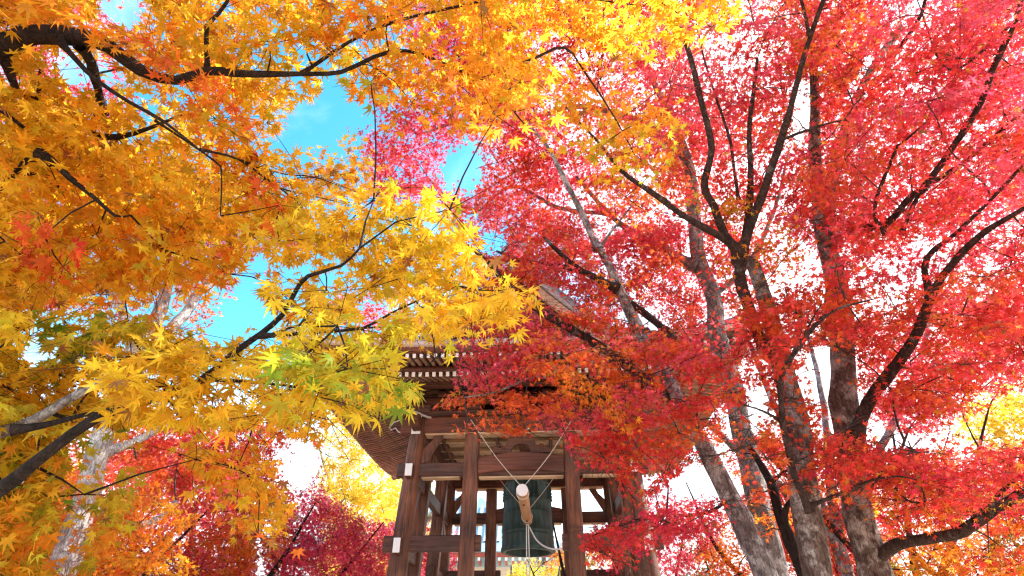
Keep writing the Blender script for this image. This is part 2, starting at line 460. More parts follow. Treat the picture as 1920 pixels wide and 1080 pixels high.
def extrude_me(name, outline, thick, mat, axis='y', bevel=0.0):
    """Prism from an outline in (x,z), thickness along y, centred."""
    n = len(outline)
    v = [(x, -thick / 2, z) for x, z in outline] + [(x, thick / 2, z) for x, z in outline]
    f = [tuple(range(n)), tuple(range(2 * n - 1, n - 1, -1))] + [(i, i + n, (i + 1) % n + n, (i + 1) % n) for i in range(n)]
    bm = bmesh.new()
    bv = [bm.verts.new(c) for c in v]
    for ff in f: bm.faces.new([bv[i] for i in ff])
    bmesh.ops.recalc_face_normals(bm, faces=bm.faces)
    if bevel: bmesh.ops.bevel(bm, geom=list(bm.edges), offset=bevel, segments=1, affect='EDGES')
    me = bpy.data.meshes.new(name); bm.to_mesh(me); bm.free(); me.materials.append(mat)
    return me

# ------------------------------------------------------------------ bell tower (local frame: -y faces the camera)
TOWER = (0.255, 10.9, 0.0)
TRZ = R(-3.6)
tower = empty('bell_tower', TOWER, 'open wooden bell tower with tiled hip and gable roof behind the maples', 'bell tower', rz=TRZ)

def half(z):                       # half distance between corner post centres at height z
    return 1.895 - 0.046 * (z - 1.0)
# stone base
part('stone_base', extrude_me('stone_base', [(-2.75, 0), (2.75, 0), (2.5, 0.95), (-2.5, 0.95)], 5.1, M['stone'], bevel=0.03), tower)
# posts
for sx in (-1, 1):
    for sy in (-1, 1):
        zs = np.linspace(0.95, 5.0, 14)
        pts = np.stack([sx * (half(zs) - half(3.0)), sy * (half(zs) - half(3.0)), zs - 3.0], -1)
        v, q = tube_np(pts, np.linspace(0.152, 0.132, 14), 20)
        part('corner_post', mesh_np('corner_post', v, q, M['wood_z'], smooth=True), tower, (sx * half(3.0), sy * half(3.0), 3.0))
        # capital block on each corner post
        part('capital', box_me('capital', 0.40, 0.40, 0.16, M['wood_x'], 0.025), tower, (sx * half(5.0), sy * half(5.0), 5.09))
side_me = None
def side_post(x0, y0, x1, y1, z0, z1, w, name='side_post'):
    bm = bmesh.new()
    for (x, y, z) in ((x0, y0, z0), (x1, y1, z1)):
        for dx, dy in ((-1, -1), (1, -1), (1, 1), (-1, 1)):
            bm.verts.new((x + dx * w / 2 - x0, y + dy * w / 2 - y0, z - z0))
    bm.verts.ensure_lookup_table(); v = bm.verts
    for f in ((0, 1, 2, 3), (7, 6, 5, 4), (0, 4, 5, 1), (1, 5, 6, 2), (2, 6, 7, 3), (3, 7, 4, 0)): bm.faces.new([v[i] for i in f])
    bmesh.ops.recalc_face_normals(bm, faces=bm.faces)
    bmesh.ops.bevel(bm, geom=list(bm.edges), offset=0.025, segments=1, affect='EDGES')
    me = bpy.data.meshes.new(name); bm.to_mesh(me); bm.free(); me.materials.append(M['wood_z'])
    part(name, me, tower, (x0, y0, z0))
for sx in (-1, 1):
    for sy in (-1, 1):
        side_post(sx * 0.82, sy * half(0.95), sx * 0.80, sy * half(4.7), 0.95, 4.68, 0.225)
        side_post(sx * half(0.95), sy * 0.82, sx * half(4.7), sy * 0.80, 0.95, 4.68, 0.225)
# tie beams: lower ones join each corner post to its side post; upper ones run across; noses show white ends
def beam(axis, length, w, h, loc, name='tie_beam', mat=None, bevel=0.012):
    if axis == 'x': me = box_me(name, length, w, h, mat or M['wood_x'], bevel)
    else: me = box_me(name, w, length, h, mat or M['wood_y'], bevel)
    return part(name, me, tower, loc)
for sx in (-1, 1):
    for sy in (-1, 1):
        a = half(2.95)
        xo, xi = a + 0.27, 0.82 - 0.22
        b = beam('x', xo - xi, 0.105, 0.225, (sx * (xo + xi) / 2, sy * a, 2.985))
        b2 = beam('y', xo - xi, 0.105, 0.225, (sx * a, sy * (xo + xi) / 2, 2.925))
        part('white_end', box_me('white_end', 0.102, 0.012, 0.20, M['white'], 0.003), b2, (0, sy * ((xo - xi) / 2 + 0.005), 0))
for s in (-1, 1):
    a = half(4.08)
    beam('x', 2 * (a + 0.25), 0.115, 0.215, (0, s * a, 4.085))
    b2 = beam('y', 2 * (a + 0.27), 0.115, 0.215, (s * a, 0, 4.03))
    for e in (-1, 1):
        part('white_end', box_me('white_end', 0.110, 0.012, 0.19, M['white'], 0.003), b2, (0, e * (a + 0.275), 0))
    a = half(4.85)
    beam('x', 2 * (a + 0.30), 0.16, 0.28, (0, s * a, 4.83), 'head_beam', M['wood_red'])
    beam('y', 2 * (a - 0.14), 0.16, 0.28, (s * a, 0, 4.83), 'head_beam')
    beam('x', 2 * (a - 0.13), 0.20, 0.035, (0, s * a, 4.672), 'beam_moulding', M['wood_pale'])
    beam('x', 2 * (a + 0.33), 0.30, 0.09, (0, s * a, 5.016), 'plate_beam')
    beam('y', 2 * (a - 0.16), 0.30, 0.088, (s * a, 0, 5.016), 'plate_beam')
    # pale rail under the upper tie beams
    beam('x', 1.35, 0.15, 0.03, (0, s * half(4.0) - s * 0.02, 3.955), 'beam_moulding', M['wood_pale'])
    for e in (-1, 1):
        beam('x', 0.62, 0.15, 0.028, (e * 1.28, s * half(4.0), 3.958), 'beam_moulding', M['wood_pale'])
# rainbow beam between the side posts, front and back, arched
def arch(w, zlo, zhi, rise, n=16):
    top = [(-w + 2 * w * i / n, zhi + rise * math.sin(math.pi * i / n)) for i in range(n + 1)]
    bot = [(w - 2 * w * i / n, zlo + rise * 0.55 * math.sin(math.pi * i / n)) for i in range(n + 1)]
    return top + bot
for s in (-1, 1):
    part('rainbow_beam', extrude_me('rainbow_beam', arch(0.69, -0.17, 0.08, 0.09), 0.20, M['wood_red'], bevel=0.015), tower, (0, s * half(4.15) + (0.002 if s > 0 else -0.002), 4.17))
# carved frog-leg strut on the front rainbow beam
half_leg = [(0.0, 0.30), (0.10, 0.295), (0.17, 0.27), (0.215, 0.22), (0.235, 0.15), (0.26, 0.095), (0.31, 0.07), (0.36, 0.075), (0.40, 0.105), (0.43, 0.10), (0.445, 0.06), (0.47, 0.05), (0.48, 0.0), (0.48, -0.02)]
low_leg = [(0.155, -0.02), (0.15, 0.05), (0.115, 0.10), (0.06, 0.125), (0.0, 0.13)]
leg_out = half_leg + low_leg + [(-x, z) for x, z in low_leg[-2::-1]] + [(-x, z) for x, z in half_leg[:0:-1]]
fl = part('frog_leg_strut', extrude_me('frog_leg_strut', leg_out, 0.09, M['wood_x'], bevel=0.006), tower, (0, -half(4.3) - 0.005, 4.355))
for sx in (-1, 1):
    sw = [(0.03 * t * math.cos(t * 1.1) * sx, 0, 0.03 * t * math.sin(t * 1.1)) for t in np.linspace(0.4, 3.6, 14)]
    part('carved_scroll', tube_me('carved_scroll', sw, 0.014, M['wood_red'], 6), fl, (sx * 0.36, -0.05, 0.06))
    sw = [(sx * (0.05 + 0.10 * t), -0.02 - 0.03 * math.sin(3 * t), 0.33 + 0.05 * t) for t in np.linspace(0, 1, 6)]
    part('white_carving', tube_me('white_carving', sw, [0.018, 0.02, 0.016, 0.02, 0.014, 0.006], M['white'], 6), fl, (0, -0.03, 0))
# diagonal carved braces (side faces)
for sx in (-1, 1):
    for sy in (-1, 1):
        me = extrude_me('carved_brace', [(0, 0), (0.10, 0), (0.42, 0.52), (0.42, 0.62), (0.32, 0.62), (0.22, 0.42), (0.08, 0.3)], 0.09, M['wood_red'], bevel=0.008)
        part('carved_brace', me, tower, (sx * half(3.6) - sx * 0.02, -sy * 1.56 + sy * 0.0, 3.45), (0, 0, R(90) if sy > 0 else R(-90)))
        me = extrude_me('carved_brace', [(0.02, 0), (0.10, 0), (0.40, 0.50), (0.40, 0.60), (0.30, 0.60), (0.18, 0.36), (0.06, 0.24)], 0.08, M['wood_z'], bevel=0.008)
        o = part('carved_brace', me, tower, (sx * (-1.66), sy * half(4.4), 4.2), (0, 0, 0 if sx > 0 else R(180)))
# ceiling: boards between lattice bars
CZ = 4.98
for i in range(7):
    x = -1.5 + 0.5 * i
    part('ceiling_bar', box_me('ceiling_bar', 0.06, 3.3, 0.07, M['wood_red'], 0.006), tower, (x, 0, CZ))
    y = -1.5 + 0.5 * i
    part('ceiling_bar', box_me('ceiling_bar', 3.3, 0.06, 0.066, M['wood_pale'], 0.006), tower, (0, y, CZ + 0.012))
for i in range(6):
    for j in range(6):
        part('ceiling_panel', box_me('ceiling_panel', 0.43, 0.43, 0.02, M['wood_pale']), tower, (-1.25 + 0.5 * i, -1.25 + 0.5 * j, CZ + 0.055))
# brackets over the plate: bearing block, arm and three small blocks, on each post and mid-span
def bracket(x, y, along, z=5.06):
    big = part('bracket', box_me('bracket', 0.30, 0.30, 0.16, M['wood_x'], 0.035), tower, (x, y, z + 0.08))
    L = 0.86
    me = box_me('bracket_arm', L if along == 'x' else 0.10, 0.10 if along == 'x' else L, 0.13, M['wood_red'], 0.03)
    part('bracket_arm', me, big, (0, 0, 0.145))
    me = box_me('bracket_arm', 0.10 if along == 'x' else 0.9, 0.9 if along == 'x' else 0.10, 0.12, M['wood_y'], 0.03)
    part('bracket_arm', me, big, (0, 0, 0.147))
    for t in (-1, 0, 1):
        d = (t * 0.36, 0, 0.255) if along == 'x' else (0, t * 0.36, 0.255)
        part('bearing_block', box_me('bearing_block', 0.17, 0.17, 0.10, M['wood_x'], 0.02), big, d)
    for t in (-1, 1):
        d = (0, t * 0.39, 0.255) if along == 'x' else (t * 0.39, 0, 0.255)
        part('bearing_block', box_me('bearing_block', 0.16, 0.16, 0.10, M['wood_x'], 0.02), big, d)
PA = half(5.0)
for s in (-1, 1):
    for t in (-1.0, -0.48, 0.48, 1.0):
        bracket(t * PA, s * PA, 'x')
    for t in (-0.48, 0.48):
        bracket(s * PA, t * PA, 'y')
# carved white noses beside the corner posts
for sx in (-1, 1):
    nose = [(0, 0.10), (0.16, 0.12), (0.30, 0.07), (0.36, -0.02), (0.33, -0.06), (0.26, -0.03), (0.20, -0.10), (0.08, -0.13), (0, -0.12)]
    o = part('beam_nose', extrude_me('beam_nose', nose, 0.13, M['wood_x'], bevel=0.01), tower, (sx * (half(4.85) + 0.12), -half(4.85), 4.83), (0, 0, 0 if sx > 0 else R(180)))
    edge = [(x * 1.02, 0, z * 1.0) for x, z in nose[1:8]]
    part('white_edge', tube_me('white_edge', edge, 0.013, M['eave'], 6), o, (0.005, -0.06 if sx > 0 else 0.06, 0))
    o = part('beam_nose', extrude_me('beam_nose', nose, 0.13, M['wood_y'], bevel=0.01), tower, (sx * half(4.85), -half(4.85) - 0.12, 4.83), (0, 0, R(-90)))
    ring = [(0.21 * math.cos(t), 0.21 * math.sin(t), 0.05 * math.sin(2 * t)) for t in np.linspace(0, 2 * math.pi, 17)]
    part('white_carving', tube_me('white_carving', ring, 0.02, M['eave'], 6), tower, (sx * half(4.99), -half(4.99), 5.0))

# rafters in two tiers on four sides
def lift(t):                       # upturn of the eaves towards the corners, t = distance from middle
    return 0.15 * max(0.0, (abs(t) - 1.0) / 2.4) ** 2
EB, EF = 2.93, 3.42                # reach of base rafters and flying rafters from the centre line
base_me = box_me('base_rafter', 0.052, 1.0, 0.07, [M['wood_rafter'], M['white']], end_mat=1)
fly_me = box_me('flying_rafter', 0.048, 1.0, 0.062, [M['wood_rafter'], M['white']], end_mat=1)
def rafters(rot):
    m = Matrix.Rotation(rot, 4, 'Z')
    for k in range(-31, 32):
        t = k * 0.107
        if abs(t) > EF - 0.08: continue
        for (me, out, zo, inn, slope) in ((base_me, EB, 5.22, 1.35, 0.34), (fly_me, EF, 5.29, EB - 0.30, 0.20)):
            if abs(t) > out - 0.05: continue
            i2 = max(inn, abs(t) - 0.02)
            if out - i2 < 0.06: continue
            y0, y1 = -out, -i2
            z0 = zo + lift(t); z1 = zo + slope * (out - i2) + lift(t) * (0.5 if inn < 2 else 1)
            L = math.hypot(y1 - y0, z1 - z0)
            o = bpy.data.objects.new(me.name.split('.')[0], me)
            o.matrix_local = m @ Matrix.Translation((t, (y0 + y1) / 2, (z0 + z1) / 2)) @ Matrix.Rotation(math.atan2(z1 - z0, y1 - y0), 4, 'X') @ Matrix.Diagonal((1, L, 1, 1))
            link(o, tower)
for k in range(4): rafters(k * math.pi / 2)
# soffit boards above the rafters, eave boards, roof skin
def eave_strip(rot, prof, mat, name, n=28, double=False):
    """Strip round one side: prof(t) gives a list of (reach, z) pairs at offset t along the eave."""
    rows = []
    for i in range(n + 1):
        s = -1 + 2 * i / n
        row = []
        for reach, z in prof(s):
            row.append((s * reach, -reach, z + lift(s * reach)))
        rows.append(row)
    k = len(rows[0])
    v = np.array(rows).reshape(-1, 3)
    idx = np.arange((n + 1) * k).reshape(n + 1, k)
    q = np.stack([idx[:-1, :-1], idx[1:, :-1], idx[1:, 1:], idx[:-1, 1:]], -1).reshape(-1, 4)
    c, s_ = math.cos(rot), math.sin(rot)
    v = v @ np.array([[c, s_, 0], [-s_, c, 0], [0, 0, 1]])
    return part(name, mesh_np(name, v, q, mat), tower)
for k in range(4):
    rot = k * math.pi / 2
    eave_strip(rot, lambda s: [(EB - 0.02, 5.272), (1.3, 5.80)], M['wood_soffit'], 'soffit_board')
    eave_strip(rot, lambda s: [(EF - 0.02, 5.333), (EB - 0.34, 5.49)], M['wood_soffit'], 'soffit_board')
    eave_strip(rot, lambda s: [(EB - 0.03, 5.262), (EB + 0.03, 5.262), (EB + 0.03, 5.345), (EB - 0.03, 5.36)], M['wood_red'], 'eave_batten')
    eave_strip(rot, lambda s: [(EF - 0.06, 5.332), (EF + 0.05, 5.332), (EF + 0.07, 5.40), (EF + 0.07, 5.402), (EF - 0.05, 5.42)], M['wood_red'], 'eave_batten')
    eave_strip(rot, lambda s: [(EF + 0.0, 5.405), (EF + 0.12, 5.405), (EF + 0.14, 5.47), (EF + 0.0, 5.49)], M['eave'], 'eave_board')
    # purlins under the rafters
    beam('x' if k % 2 == 0 else 'y', 4.1, 0.14, 0.16, (0, -PA - 0.42, 5.44) if k == 0 else (PA + 0.42, 0, 5.438) if k == 1 else (0, PA + 0.42, 5.44) if k == 2 else (-PA - 0.42, 0, 5.438), 'purlin')
for sx in (-1, 1):
    for sy in (-1, 1):
        p0 = np.array([sx * 1.4, sy * 1.4, 5.68]); p1 = np.array([sx * (EF + 0.05), sy * (EF + 0.05), 5.33 + lift(EF) - 0.02])
        pm = (p0 + p1) / 2 - np.array([0, 0, 0.12])
        pts, rr = smooth_path([p0, pm, p1], [0.07] * 3, 0.15)
        part('hip_rafter', tube_me('hip_rafter', pts, 0.075, M['wood_y'], 4), tower)

def slope_z(d):                    # roof profile: height at reach d from the ridge line
    u = min(max(d / 3.56, 0), 1)
    return 8.10 - 2.62 * (1 - (1 - u) ** 1.55)
GY = 1.95                          # gable plane
def roof_mesh():
    vs, fs = [], []
    n = 14
    # side slopes
    for sx in (-1, 1):
        grid = []
        for i in range(n + 1):
            d = 3.56 * i / n
            z = slope_z(d)
            ymax = GY + 0.14 if d < 1.9 else 1.9 + (3.56 - 1.9) * ((d - 1.9) / (3.56 - 1.9)) + 0.0
            ymax = max(ymax, GY + 0.14) if d < 2.05 else d
            row = []
            for j in range(21):
                y = -ymax + 2 * ymax * j / 20
                row.append(len(vs)); vs.append((sx * d, y, z + lift(y) * (d / 3.56) ** 3))
            grid.append(row)
        for i in range(n):
            for j in range(20):
                fs.append((grid[i][j], grid[i + 1][j], grid[i + 1][j + 1], grid[i][j + 1]))
    for sy in (-1, 1):
        grid = []
        for i in range(8):
            d = 1.9 + (3.56 - 1.9) * i / 7
            row = []
            for j in range(21):
                x = -d + 2 * d * j / 20
                row.append(len(vs)); vs.append((x, sy * d, slope_z(d) + lift(x) * (d / 3.56) ** 3))
            grid.append(row)
        for i in range(7):
            for j in range(20):
                fs.append((grid[i][j], grid[i + 1][j], grid[i + 1][j + 1], grid[i][j + 1]))
    return mesh_np('roof', np.array(vs), np.array(fs), M['tile'], smooth=True)
roof = part('roof', roof_mesh(), tower)
ribs = []
for sx in (-1, 1):
    for j in range(-16, 17):
        y = j * 0.215
        ds = [d for d in np.linspace(0.05, 3.58, 16) if abs(y) < (GY + 0.14 if d < 2.0 else d)]
        if len(ds) < 3: continue
        ribs.append(tube_np([(sx * d, y, slope_z(d) + lift(y) * (d / 3.56) ** 3 + 0.015) for d in ds], [0.055] * len(ds), 6))
for sy in (-1, 1):
    for j in range(-16, 17):
        x = j * 0.215
        ds = [d for d in np.linspace(1.9, 3.58, 10) if abs(x) < d]
        if len(ds) < 3: continue
        ribs.append(tube_np([(x, sy * d, slope_z(d) + lift(x) * (d / 3.56) ** 3 + 0.015) for d in ds], [0.055] * len(ds), 6))
v, q = join_np(ribs)
part('tile_row', mesh_np('tile_row', v, q, M['tile'], smooth=True), roof, kind='stuff')
for s in (-1, 1):
    # gable wall, two bargeboards each side, pendant
    w = [(x, slope_z(abs(x)) - 0.12) for x in np.linspace(-1.75, 1.75, 15)]
    g = part('gable', extrude_me('gable', [(-1.75, 6.05)] + w + [(1.75, 6.05)], 0.06, M['wood_red']), tower, (0, s * (GY - 0.25), 0))
    for sx in (-1, 1):
        xs = np.linspace(0.0, 2.05, 12)
        for (off, dep, th, mat, dy) in ((0.02, 0.10, 0.10, 'eave', 0.20), (0.14, 0.24, 0.07, 'wood_pale', 0.12), (0.42, 0.09, 0.06, 'wood_red', 0.08)):
            ol = [(sx * x, slope_z(x) - off) for x in xs] + [(sx * x, slope_z(x) - off - dep) for x in xs[::-1]]
            part('bargeboard', extrude_me('bargeboard', ol, th, M[mat], bevel=0.006), g, (0, s * (0.25 - GY) * 0 + s * dy, 0))
        hip = [(sx * d, s * d, slope_z(d) + lift(d) * (d / 3.56) ** 3 + 0.09) for d in np.linspace(1.95, 3.5, 9)]
        part('hip_ridge', tube_me('hip_ridge', hip, 0.12, M['tile'], 8), roof)
    pend = [(-0.16, 0.0), (0.16, 0.0), (0.22, -0.12), (0.14, -0.22), (0.07, -0.20), (0, -0.34), (-0.07, -0.20), (-0.14, -0.22), (-0.22, -0.12)]
    part('gable_pendant', extrude_me('gable_pendant', pend, 0.06, M['eave'], bevel=0.01), g, (0, s * 0.20, 7.72))
    orn = [(-0.30, 0.0), (-0.34, 0.22), (-0.22, 0.34), (-0.20, 0.48), (-0.08, 0.50), (0, 0.62), (0.08, 0.50), (0.20, 0.48), (0.22, 0.34), (0.34, 0.22), (0.30, 0.0)]
    part('ridge_end_tile', extrude_me('ridge_end_tile', orn, 0.14, M['tile'], bevel=0.02), roof, (0, s * (GY + 0.16), 8.0))
for i in range(5):
    part('ridge_course', box_me('ridge_course', 0.36 - 0.03 * i, 2 * GY + 0.2, 0.062, M['tile'], 0.01), roof, (0, 0, 8.08 + 0.07 * i))
part('ridge_cap', tube_me('ridge_cap', [(0, -GY - 0.12, 8.44), (0, GY + 0.12, 8.44)], 0.09, M['tile'], 10), roof)

# bell (hangs from the tower: a thing of its own)
def tw(x, y, z):                   # tower frame to world
    c, s = math.cos(TRZ), math.sin(TRZ)
    return (TOWER[0] + c * x - s * y, TOWER[1] + s * x + c * y, z)
bell = empty('temple_bell', tw(0.03, 0, 3.13), 'large dark green bronze bell hanging open mouthed in the tower', 'bell', rz=TRZ)
bell.scale = (1.10, 1.10, 1.03)
prof = [(0.360, 0.02), (0.345, 0.30), (0.335, 0.70), (0.31, 1.05), (0.22, 1.22), (0.0, 1.28)][::-1] + \
       [(0.372, 0.0), (0.415, 0.0), (0.437, 0.012), (0.441, 0.035), (0.437, 0.06), (0.428, 0.085), (0.424, 0.10), (0.421, 0.16), (0.418, 0.235), (0.424, 0.243), (0.424, 0.258), (0.415, 0.266), (0.413, 0.30), (0.419, 0.308), (0.419, 0.322), (0.411, 0.33), (0.402, 0.52), (0.400, 0.60), (0.406, 0.608), (0.406, 0.622), (0.398, 0.63), (0.392, 0.80), (0.397, 0.808), (0.397, 0.82), (0.389, 0.83), (0.380, 1.0), (0.372, 1.12), (0.376, 1.126), (0.376, 1.14), (0.365, 1.15), (0.345, 1.22), (0.30, 1.285), (0.20, 1.33), (0.08, 1.35), (0.0, 1.352)]
v, q = lathe_np(prof, 72)
part('bell_body', mesh_np('bell_body', v, q, M['bronze'], smooth=True), bell)
bl = []
def bell_r(z): return np.interp(z, [0.83, 1.0, 1.12], [0.389, 0.380, 0.372])
for p in range(4):
    for c in range(6):
        for r_ in range(5):
            a = R(45 + 90 * p) + R(-27 + 10.8 * c) + R(45)
            z = 0.86 + 0.055 * r_
            rr = bell_r(z)
            bv, bq = lathe_np([(0.021, 0.0), (0.019, 0.020), (0.011, 0.034), (0.0, 0.037)], 6)
            o = np.stack([bv[:, 2], bv[:, 0], bv[:, 1]], -1)       # point along +x
            ca, sa = math.cos(a), math.sin(a)
            o[:, 0] += rr - 0.002
            bl.append((np.stack([o[:, 0] * ca - o[:, 1] * sa, o[:, 0] * sa + o[:, 1] * ca, o[:, 2] + z], -1), bq))
v, q = join_np(bl)
part('bosses', mesh_np('bosses', v, q, M['bronze'], smooth=True), bell, kind='stuff')
for p in range(4):
    for d in (-5, 5):
        a = R(90 * p + d)
        pts = [(math.cos(a) * rr, math.sin(a) * rr, z) for z, rr in ((0.335, 0.412), (0.6, 0.403), (0.83, 0.391), (1.12, 0.374))]
        part('raised_band', tube_me('raised_band', pts, 0.010, M['bronze'], 6), bell)
sv, sq = lathe_np([(0.10, 0.0), (0.095, 0.012), (0.07, 0.016), (0.05, 0.024), (0.0, 0.026)], 24)
part('striking_seat', mesh_np('striking_seat', sv, sq, M['bronze'], smooth=True), bell, (0, -0.408, 0.44), (R(90), 0, 0))
loop = [(0.16 * math.cos(t), 0, 1.33 + 0.22 * math.sin(t)) for t in np.linspace(0, math.pi, 14)]
part('dragon_loop', tube_me('dragon_loop', loop, 0.045, M['bronze'], 10), bell)
part('hanging_hook', tube_me('hanging_hook', [(0, 0, 1.52), (0, 0, 1.78)], 0.035, M['iron'], 8), bell)
beam('y', 3.4, 0.20, 0.24, (0.03, 0, 4.83), 'hanging_beam')

# striker log on ropes
striker = empty('bell_striker', tw(0.05, -1.5, 3.55), 'pale wooden striker log with white end slung on ropes before the bell', 'bell striker', rz=TRZ)
pts = [(0, y, 0) for y in (-1.06, -1.05, -0.5, 0.3, 0.88, 0.97, 1.0)]
lg = part('log', mesh_np('log', *[(lambda vq: vq[0])(tube_np(pts, [0.06, 0.080, 0.082, 0.082, 0.080, 0.072, 0.05], 20))], [tuple(x) for x in tube_np(pts, [0.06, 0.080, 0.082, 0.082, 0.080, 0.072, 0.05], 20)[1]] + [tuple(range(20))[::-1], tuple(range(120, 140))], M['log'], smooth=False), striker)
part('white_cap', tube_me('white_cap', [(0, -1.068, 0), (0, -1.045, 0)], 0.0835, M['white'], 24), striker)
for y in (-0.55, 0.55):
    part('iron_pin', tube_me('iron_pin', [(0, y, -0.10), (0, y, -0.06)], 0.014, M['iron'], 8), lg)
for y, zt in ((-0.9, 1.12), (0.62, 1.10)):
    for sx in (-1, 1):
        pts, rr = smooth_path([(0, y, 0.07), (sx * 0.40, y + 0.02, 0.54), (sx * 0.80, y * 1.05 + 0.03, zt)], [0.008] * 3, 0.2)
        part('hanging_rope', tube_me('hanging_rope', pts, 0.0060, M['rope'], 6), striker)
    ring = [(0.088 * math.cos(t), y, 0.088 * math.sin(t)) for t in np.linspace(0, 2 * math.pi, 21)]
    part('rope_binding', tube_me('rope_binding', ring, 0.010, M['rope'], 6), striker)
for dx in (-0.016, 0.016):
    pts, rr = smooth_path([(dx, 0.80, -0.07), (dx * 1.5, 0.80, -1.0), (dx, 0.79, -2.3)], [0.01] * 3, 0.2)
    part('pull_rope', tube_me('pull_rope', pts, 0.010, M['rope_white'], 6), striker)
pts, rr = smooth_path([(0.01, 0.80, -0.09), (0.18, 0.45, -0.42), (0.42, 0.05, -0.60), (0.72, -0.28, -0.62)], [0.012] * 4, 0.08)
part('tie_rope', tube_me('tie_rope', pts, 0.013, M['rope_white'], 6), striker)

# paper charm pasted on the left corner post
ch = part('paper_charm', extrude_me('paper_charm', [(-0.075, -0.18), (0.075, -0.18), (0.075, 0.18), (-0.075, 0.18)], 0.006, M['paper']), None, tw(-half(4.72) - 0.01, -half(4.72) - 0.147, 4.84), (0, 0, TRZ))
tag(ch, 'small paper charm with dark brush strokes pasted high on the left corner post', 'paper charm')
stroke = []
for i in range(9):
    z = 0.13 - 0.033 * i
    for x, w in ((-0.022, 0.05), (0.03, 0.022)):
        part('ink_stroke', box_me('ink_stroke', w * random.uniform(0.6, 1.1), 0.002, 0.007, M['ink']), ch, (x + random.uniform(-0.01, 0.01), -0.0045, z), (0, random.uniform(-0.3, 0.3), 0))

# ------------------------------------------------------------------ trees
Y = (0.86, 0.60, 0.040); G = (0.82, 0.47, 0.026); O = (0.82, 0.30, 0.026); RO = (0.80, 0.165, 0.035)
RD = (0.76, 0.068, 0.055); CR = (0.70, 0.050, 0.10); PK = (0.80, 0.105, 0.16); GR = (0.22, 0.33, 0.028); YG = (0.62, 0.52, 0.035)  # RD and PK: autumn red plus the washed-out pink of strong backlight
BY = (0.90, 0.74, 0.10); OL = (0.30, 0.26, 0.05); EG = (0.05, 0.16, 0.06)

def leaf_template(lobes, lod):
    """Star of a palmate leaf, base at the origin, long lobe along +x. Returns verts (x,y,r) and triangles."""
    if lobes == 7: an = [-122, -80, -39, 0, 39, 80, 122]; ln = [0.42, 0.74, 0.94, 1.0, 0.94, 0.74, 0.42]
    else: an = [-98, -46, 0, 46, 98]; ln = [0.62, 0.92, 1.0, 0.92, 0.62]
    v = [(0, 0)]; f = []
    na = [an[0] - 22] + [(a + b) / 2 for a, b in zip(an[:-1], an[1:])] + [an[-1] + 22]
    nr = 0.27 if lod == 0 else 0.33
    notch = []
    for k, a in enumerate(na):
        rr = nr if 0 < k < len(na) - 1 else 0.10
        notch.append(len(v)); v.append((rr * math.cos(R(a)), rr * math.sin(R(a))))
    for k, (a, L) in enumerate(zip(an, ln)):
        ti = len(v); v.append((L * math.cos(R(a)), L * math.sin(R(a))))
        if lod == 0:
            m = 0.52 * L; w = 0.072 + 0.022 * L
            ca, sa = math.cos(R(a)), math.sin(R(a))
            l_ = len(v); v.append((m * ca + w * sa, m * sa - w * ca)); r_ = len(v); v.append((m * ca - w * sa, m * sa + w * ca))
            f += [(0, notch[k], l_), (0, l_, r_), (0, r_, notch[k + 1]), (l_, ti, r_)]
        else:
            f += [(0, notch[k], ti), (0, ti, notch[k + 1])] if lod == 1 else [(0, notch[k], ti)]
    if lod == 0:                                       # petiole
        b = len(v); v += [(-0.55, 0.012), (-0.55, -0.012)]; f.append((0, b, b + 1))
    return np.array(v, float), np.array(f, int)
def far_template():
    # five separate narrow lobes, one triangle each
    v, f = [], []
    for a, L in ((-100, 0.7), (-50, 0.95), (0, 1.0), (50, 0.95), (100, 0.7)):
        ca, sa = math.cos(R(a)), math.sin(R(a)); w = 0.17
        i = len(v); v += [(0.05 * ca + w * sa, 0.05 * sa - w * ca), (0.05 * ca - w * sa, 0.05 * sa + w * ca), (L * ca, L * sa)]
        f.append((i, i + 1, i + 2))
    return np.array(v, float), np.array(f, int)
def clump_template():
    v, f = [], []
    for a, L, ox, oy in ((-130, 0.8, 0, -.25), (-40, 1.0, .2, .2), (60, 0.9, -.1, .3)):
        ca, sa = math.cos(R(a)), math.sin(R(a)); w = 0.24
        i = len(v); v += [(ox + w * sa, oy - w * ca), (ox - w * sa, oy + w * ca), (ox + L * ca, oy + L * sa)]
        f.append((i, i + 1, i + 2))
    return np.array(v, float), np.array(f, int)
TEMPL = {0: leaf_template(7, 0), 1: leaf_template(7, 1), 2: leaf_template(5, 1), 3: far_template(), 4: clump_template()}
def norm(a): return a / (np.linalg.norm(a, axis=-1, keepdims=True) + 1e-9)
def expand(lod, pos, nrm, tip, size, col, droop, age=None):
    tv, tf = TEMPL[lod]
    k = len(tv); n = len(pos)
    b = np.cross(nrm, tip)
    r2 = (tv ** 2).sum(1)
    side = np.abs(tv[:, 1])
    asp = rng.uniform(0.78, 1.12, n)[:, None]; shear = rng.normal(0, 0.10, n)[:, None]
    bend = rng.normal(0, 0.16, n)[:, None] * tv[None, :, 0] ** 2      # lobes sweep to one side
    X = tv[None, :, 0] + shear * tv[None, :, 1]; Yv = tv[None, :, 1] * asp + bend
    V = pos[:, None, :] + size[:, None, None] * (X[..., None] * tip[:, None, :] + Yv[..., None] * b[:, None, :] - (droop[:, None] * (0.5 * r2 + 0.35 * side)[None, :])[..., None] * nrm[:, None, :])
    F = (tf[None] + (np.arange(n) * k)[:, None, None]).reshape(-1, 3)
    C = np.repeat(col, k, 0)
    if age is not None:                                # lobes turn redder and browner from the tips in
        w = (age[:, None] * np.clip(r2, 0, 1)[None, :]).reshape(-1, 1)
        C = C * (1 - w) + w * C * np.array([0.92, 0.42, 0.6])
    return V.reshape(-1, 3), F, C

